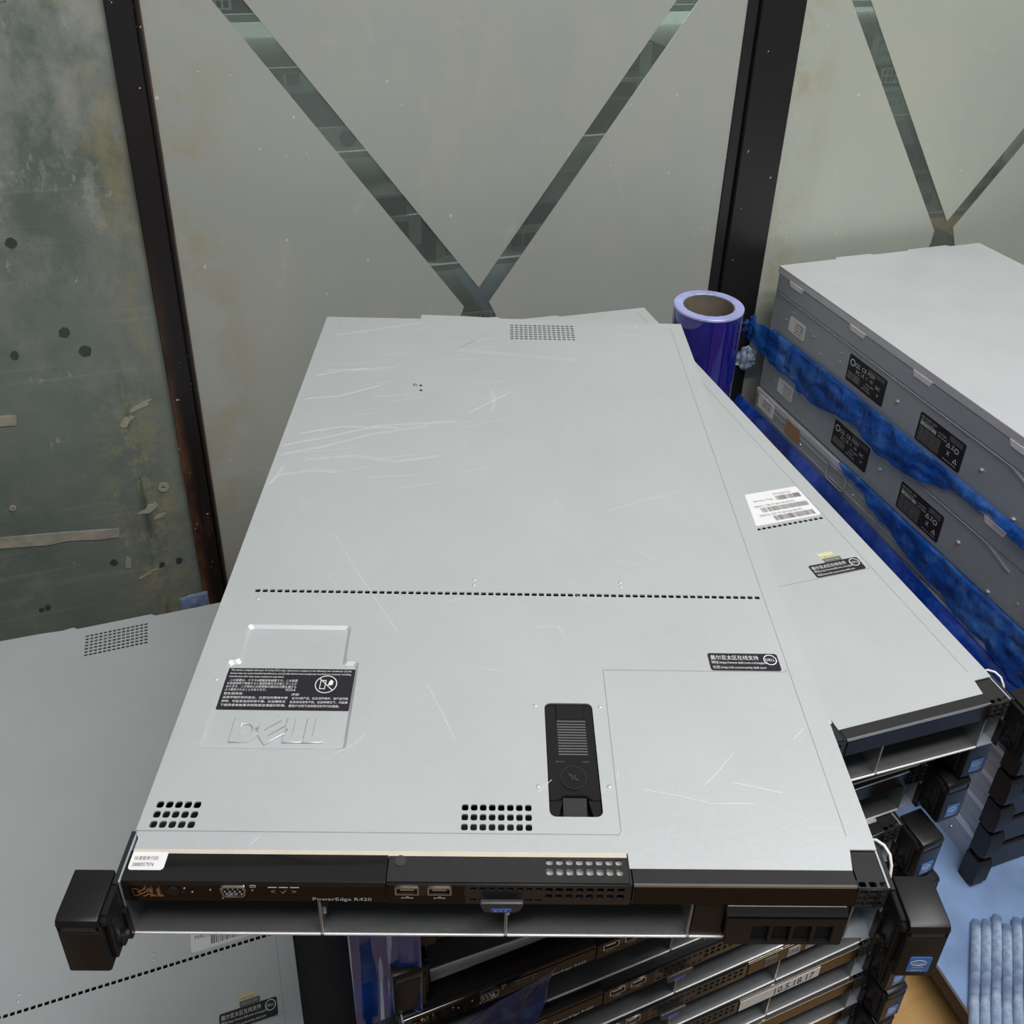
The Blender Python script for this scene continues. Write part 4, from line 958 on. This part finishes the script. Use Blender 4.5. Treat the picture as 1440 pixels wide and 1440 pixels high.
def roll_core(b):
    n = 48
    b.sheet([[(.0350 * math.cos(2 * math.pi * k / n), .0350 * math.sin(2 * math.pi * k / n)) for k in range(n)], [(.0335 * math.cos(2 * math.pi * k / n), .0335 * math.sin(2 * math.pi * k / n)) for k in range(n)]], RZ0, RZ1 - .0015)
part('rc', 'cardboard_core', 'core', rl, roll_core, 40, label='brown cardboard core')

# film hanging at the left front of the centre stack
def hang(name, mat, label, pts_top, pts_bot, out, seed, cat='plastic film', nx=30, nz=26, amp=.010):
    bm = bmesh.new(); rows = []
    for i in range(nx + 1):
        u = i / nx; a = Vector(pts_top[0]).lerp(Vector(pts_top[1]), u); c = Vector(pts_bot[0]).lerp(Vector(pts_bot[1]), u); row = []
        for j in range(nz + 1):
            t = j / nz; p = a.lerp(c, t); f = amp * wob(u * .16 + .05 * t, t * .12, seed) + .15 * amp * wob(u * .7, t * .6, seed + 2)
            row.append(bm.verts.new(p + Vector(out) * (f * (.25 + t)) + Vector((0, 0, .004 * wob(u * 3, 0, seed) * t))))
        rows.append(row)
    for i in range(nx):
        for j in range(nz): bm.faces.new((rows[i][j], rows[i][j + 1], rows[i + 1][j + 1], rows[i + 1][j]))
    me = bpy.data.meshes.new(name); bm.to_mesh(me); bm.free(); me.materials.append(MATS[mat]); me.shade_smooth()
    o = link(name, me); md = o.modifiers.new('thick', 'SOLIDIFY'); md.thickness = .0005; tag(o, label, cat); return o
hang('plastic_film', 'navy_film', 'dark blue film hanging at the left of the centre stack under the open bays', [(-.103, .042, -.062), (-.055, .042, -.062)], [(-.098, .030, -.50), (-.048, .030, -.50)], (-.3, -.95, 0), 3, amp=.008)
hang('plastic_film', 'dark_film', 'thin bluish film draped across the glossy front of the centre stack', [(-.052, .022, -.232), (.040, .056, -.185)], [(-.050, .012, -.330), (.020, .044, -.240)], (.35, -.93, 0), 9, amp=.008)
nv = MB(); nv.box(-.060, .050, -.14, .35, 0, .002, .0008); o = link('gap_shade_sheet', nv.mesh('gap_shade_sheet', 'gap_shade')); o.location = (-.112, .13, -.588); o.rotation_euler = (0, 0, R(17))  # dark sheet put in for the black shade between the stacks
tag(o, 'added dark navy sheet standing for the shade between the left and centre stacks', 'shade sheet')
# scrap of blue film behind the left server
hang('plastic_film', 'pale_film', 'small blue scrap of film showing behind the lower left server lid', [(-.440, .655, -.4165), (-.405, .668, -.4145)], [(-.440, .655, -.47), (-.405, .668, -.47)], (-.3, .95, 0), 11, nx=8, nz=8, amp=.003)
# air cushion with rounded ribs on the platform
ac = empty('air_cushion', (RS.x, RS.y, PZ), RA, 'pale blue ribbed air cushion sheet at the right edge on the platform', 'air cushion')
def column(b): b.tube([(0, -.30 * q / 8, .0068 - .0008 * math.cos(q * 2.2)) for q in range(9)], .0064, 16)
for i in range(11):
    o = part('ac', 'air_column', 'pale_film', ac, column, 60)
    sh = [0, .006, .020, .012, .028, .034, .02, .03, .04, .03, .03][i]; dx, dy = .668 + .0128 * .90 * i + .435 * sh - RS.x, .432 - .0128 * .435 * i + .9 * sh - RS.y
    o.location = (math.cos(RA) * dx + math.sin(RA) * dy, -math.sin(RA) * dx + math.cos(RA) * dy, 0); o.rotation_euler = (0, 0, R(-25.8) - RA)
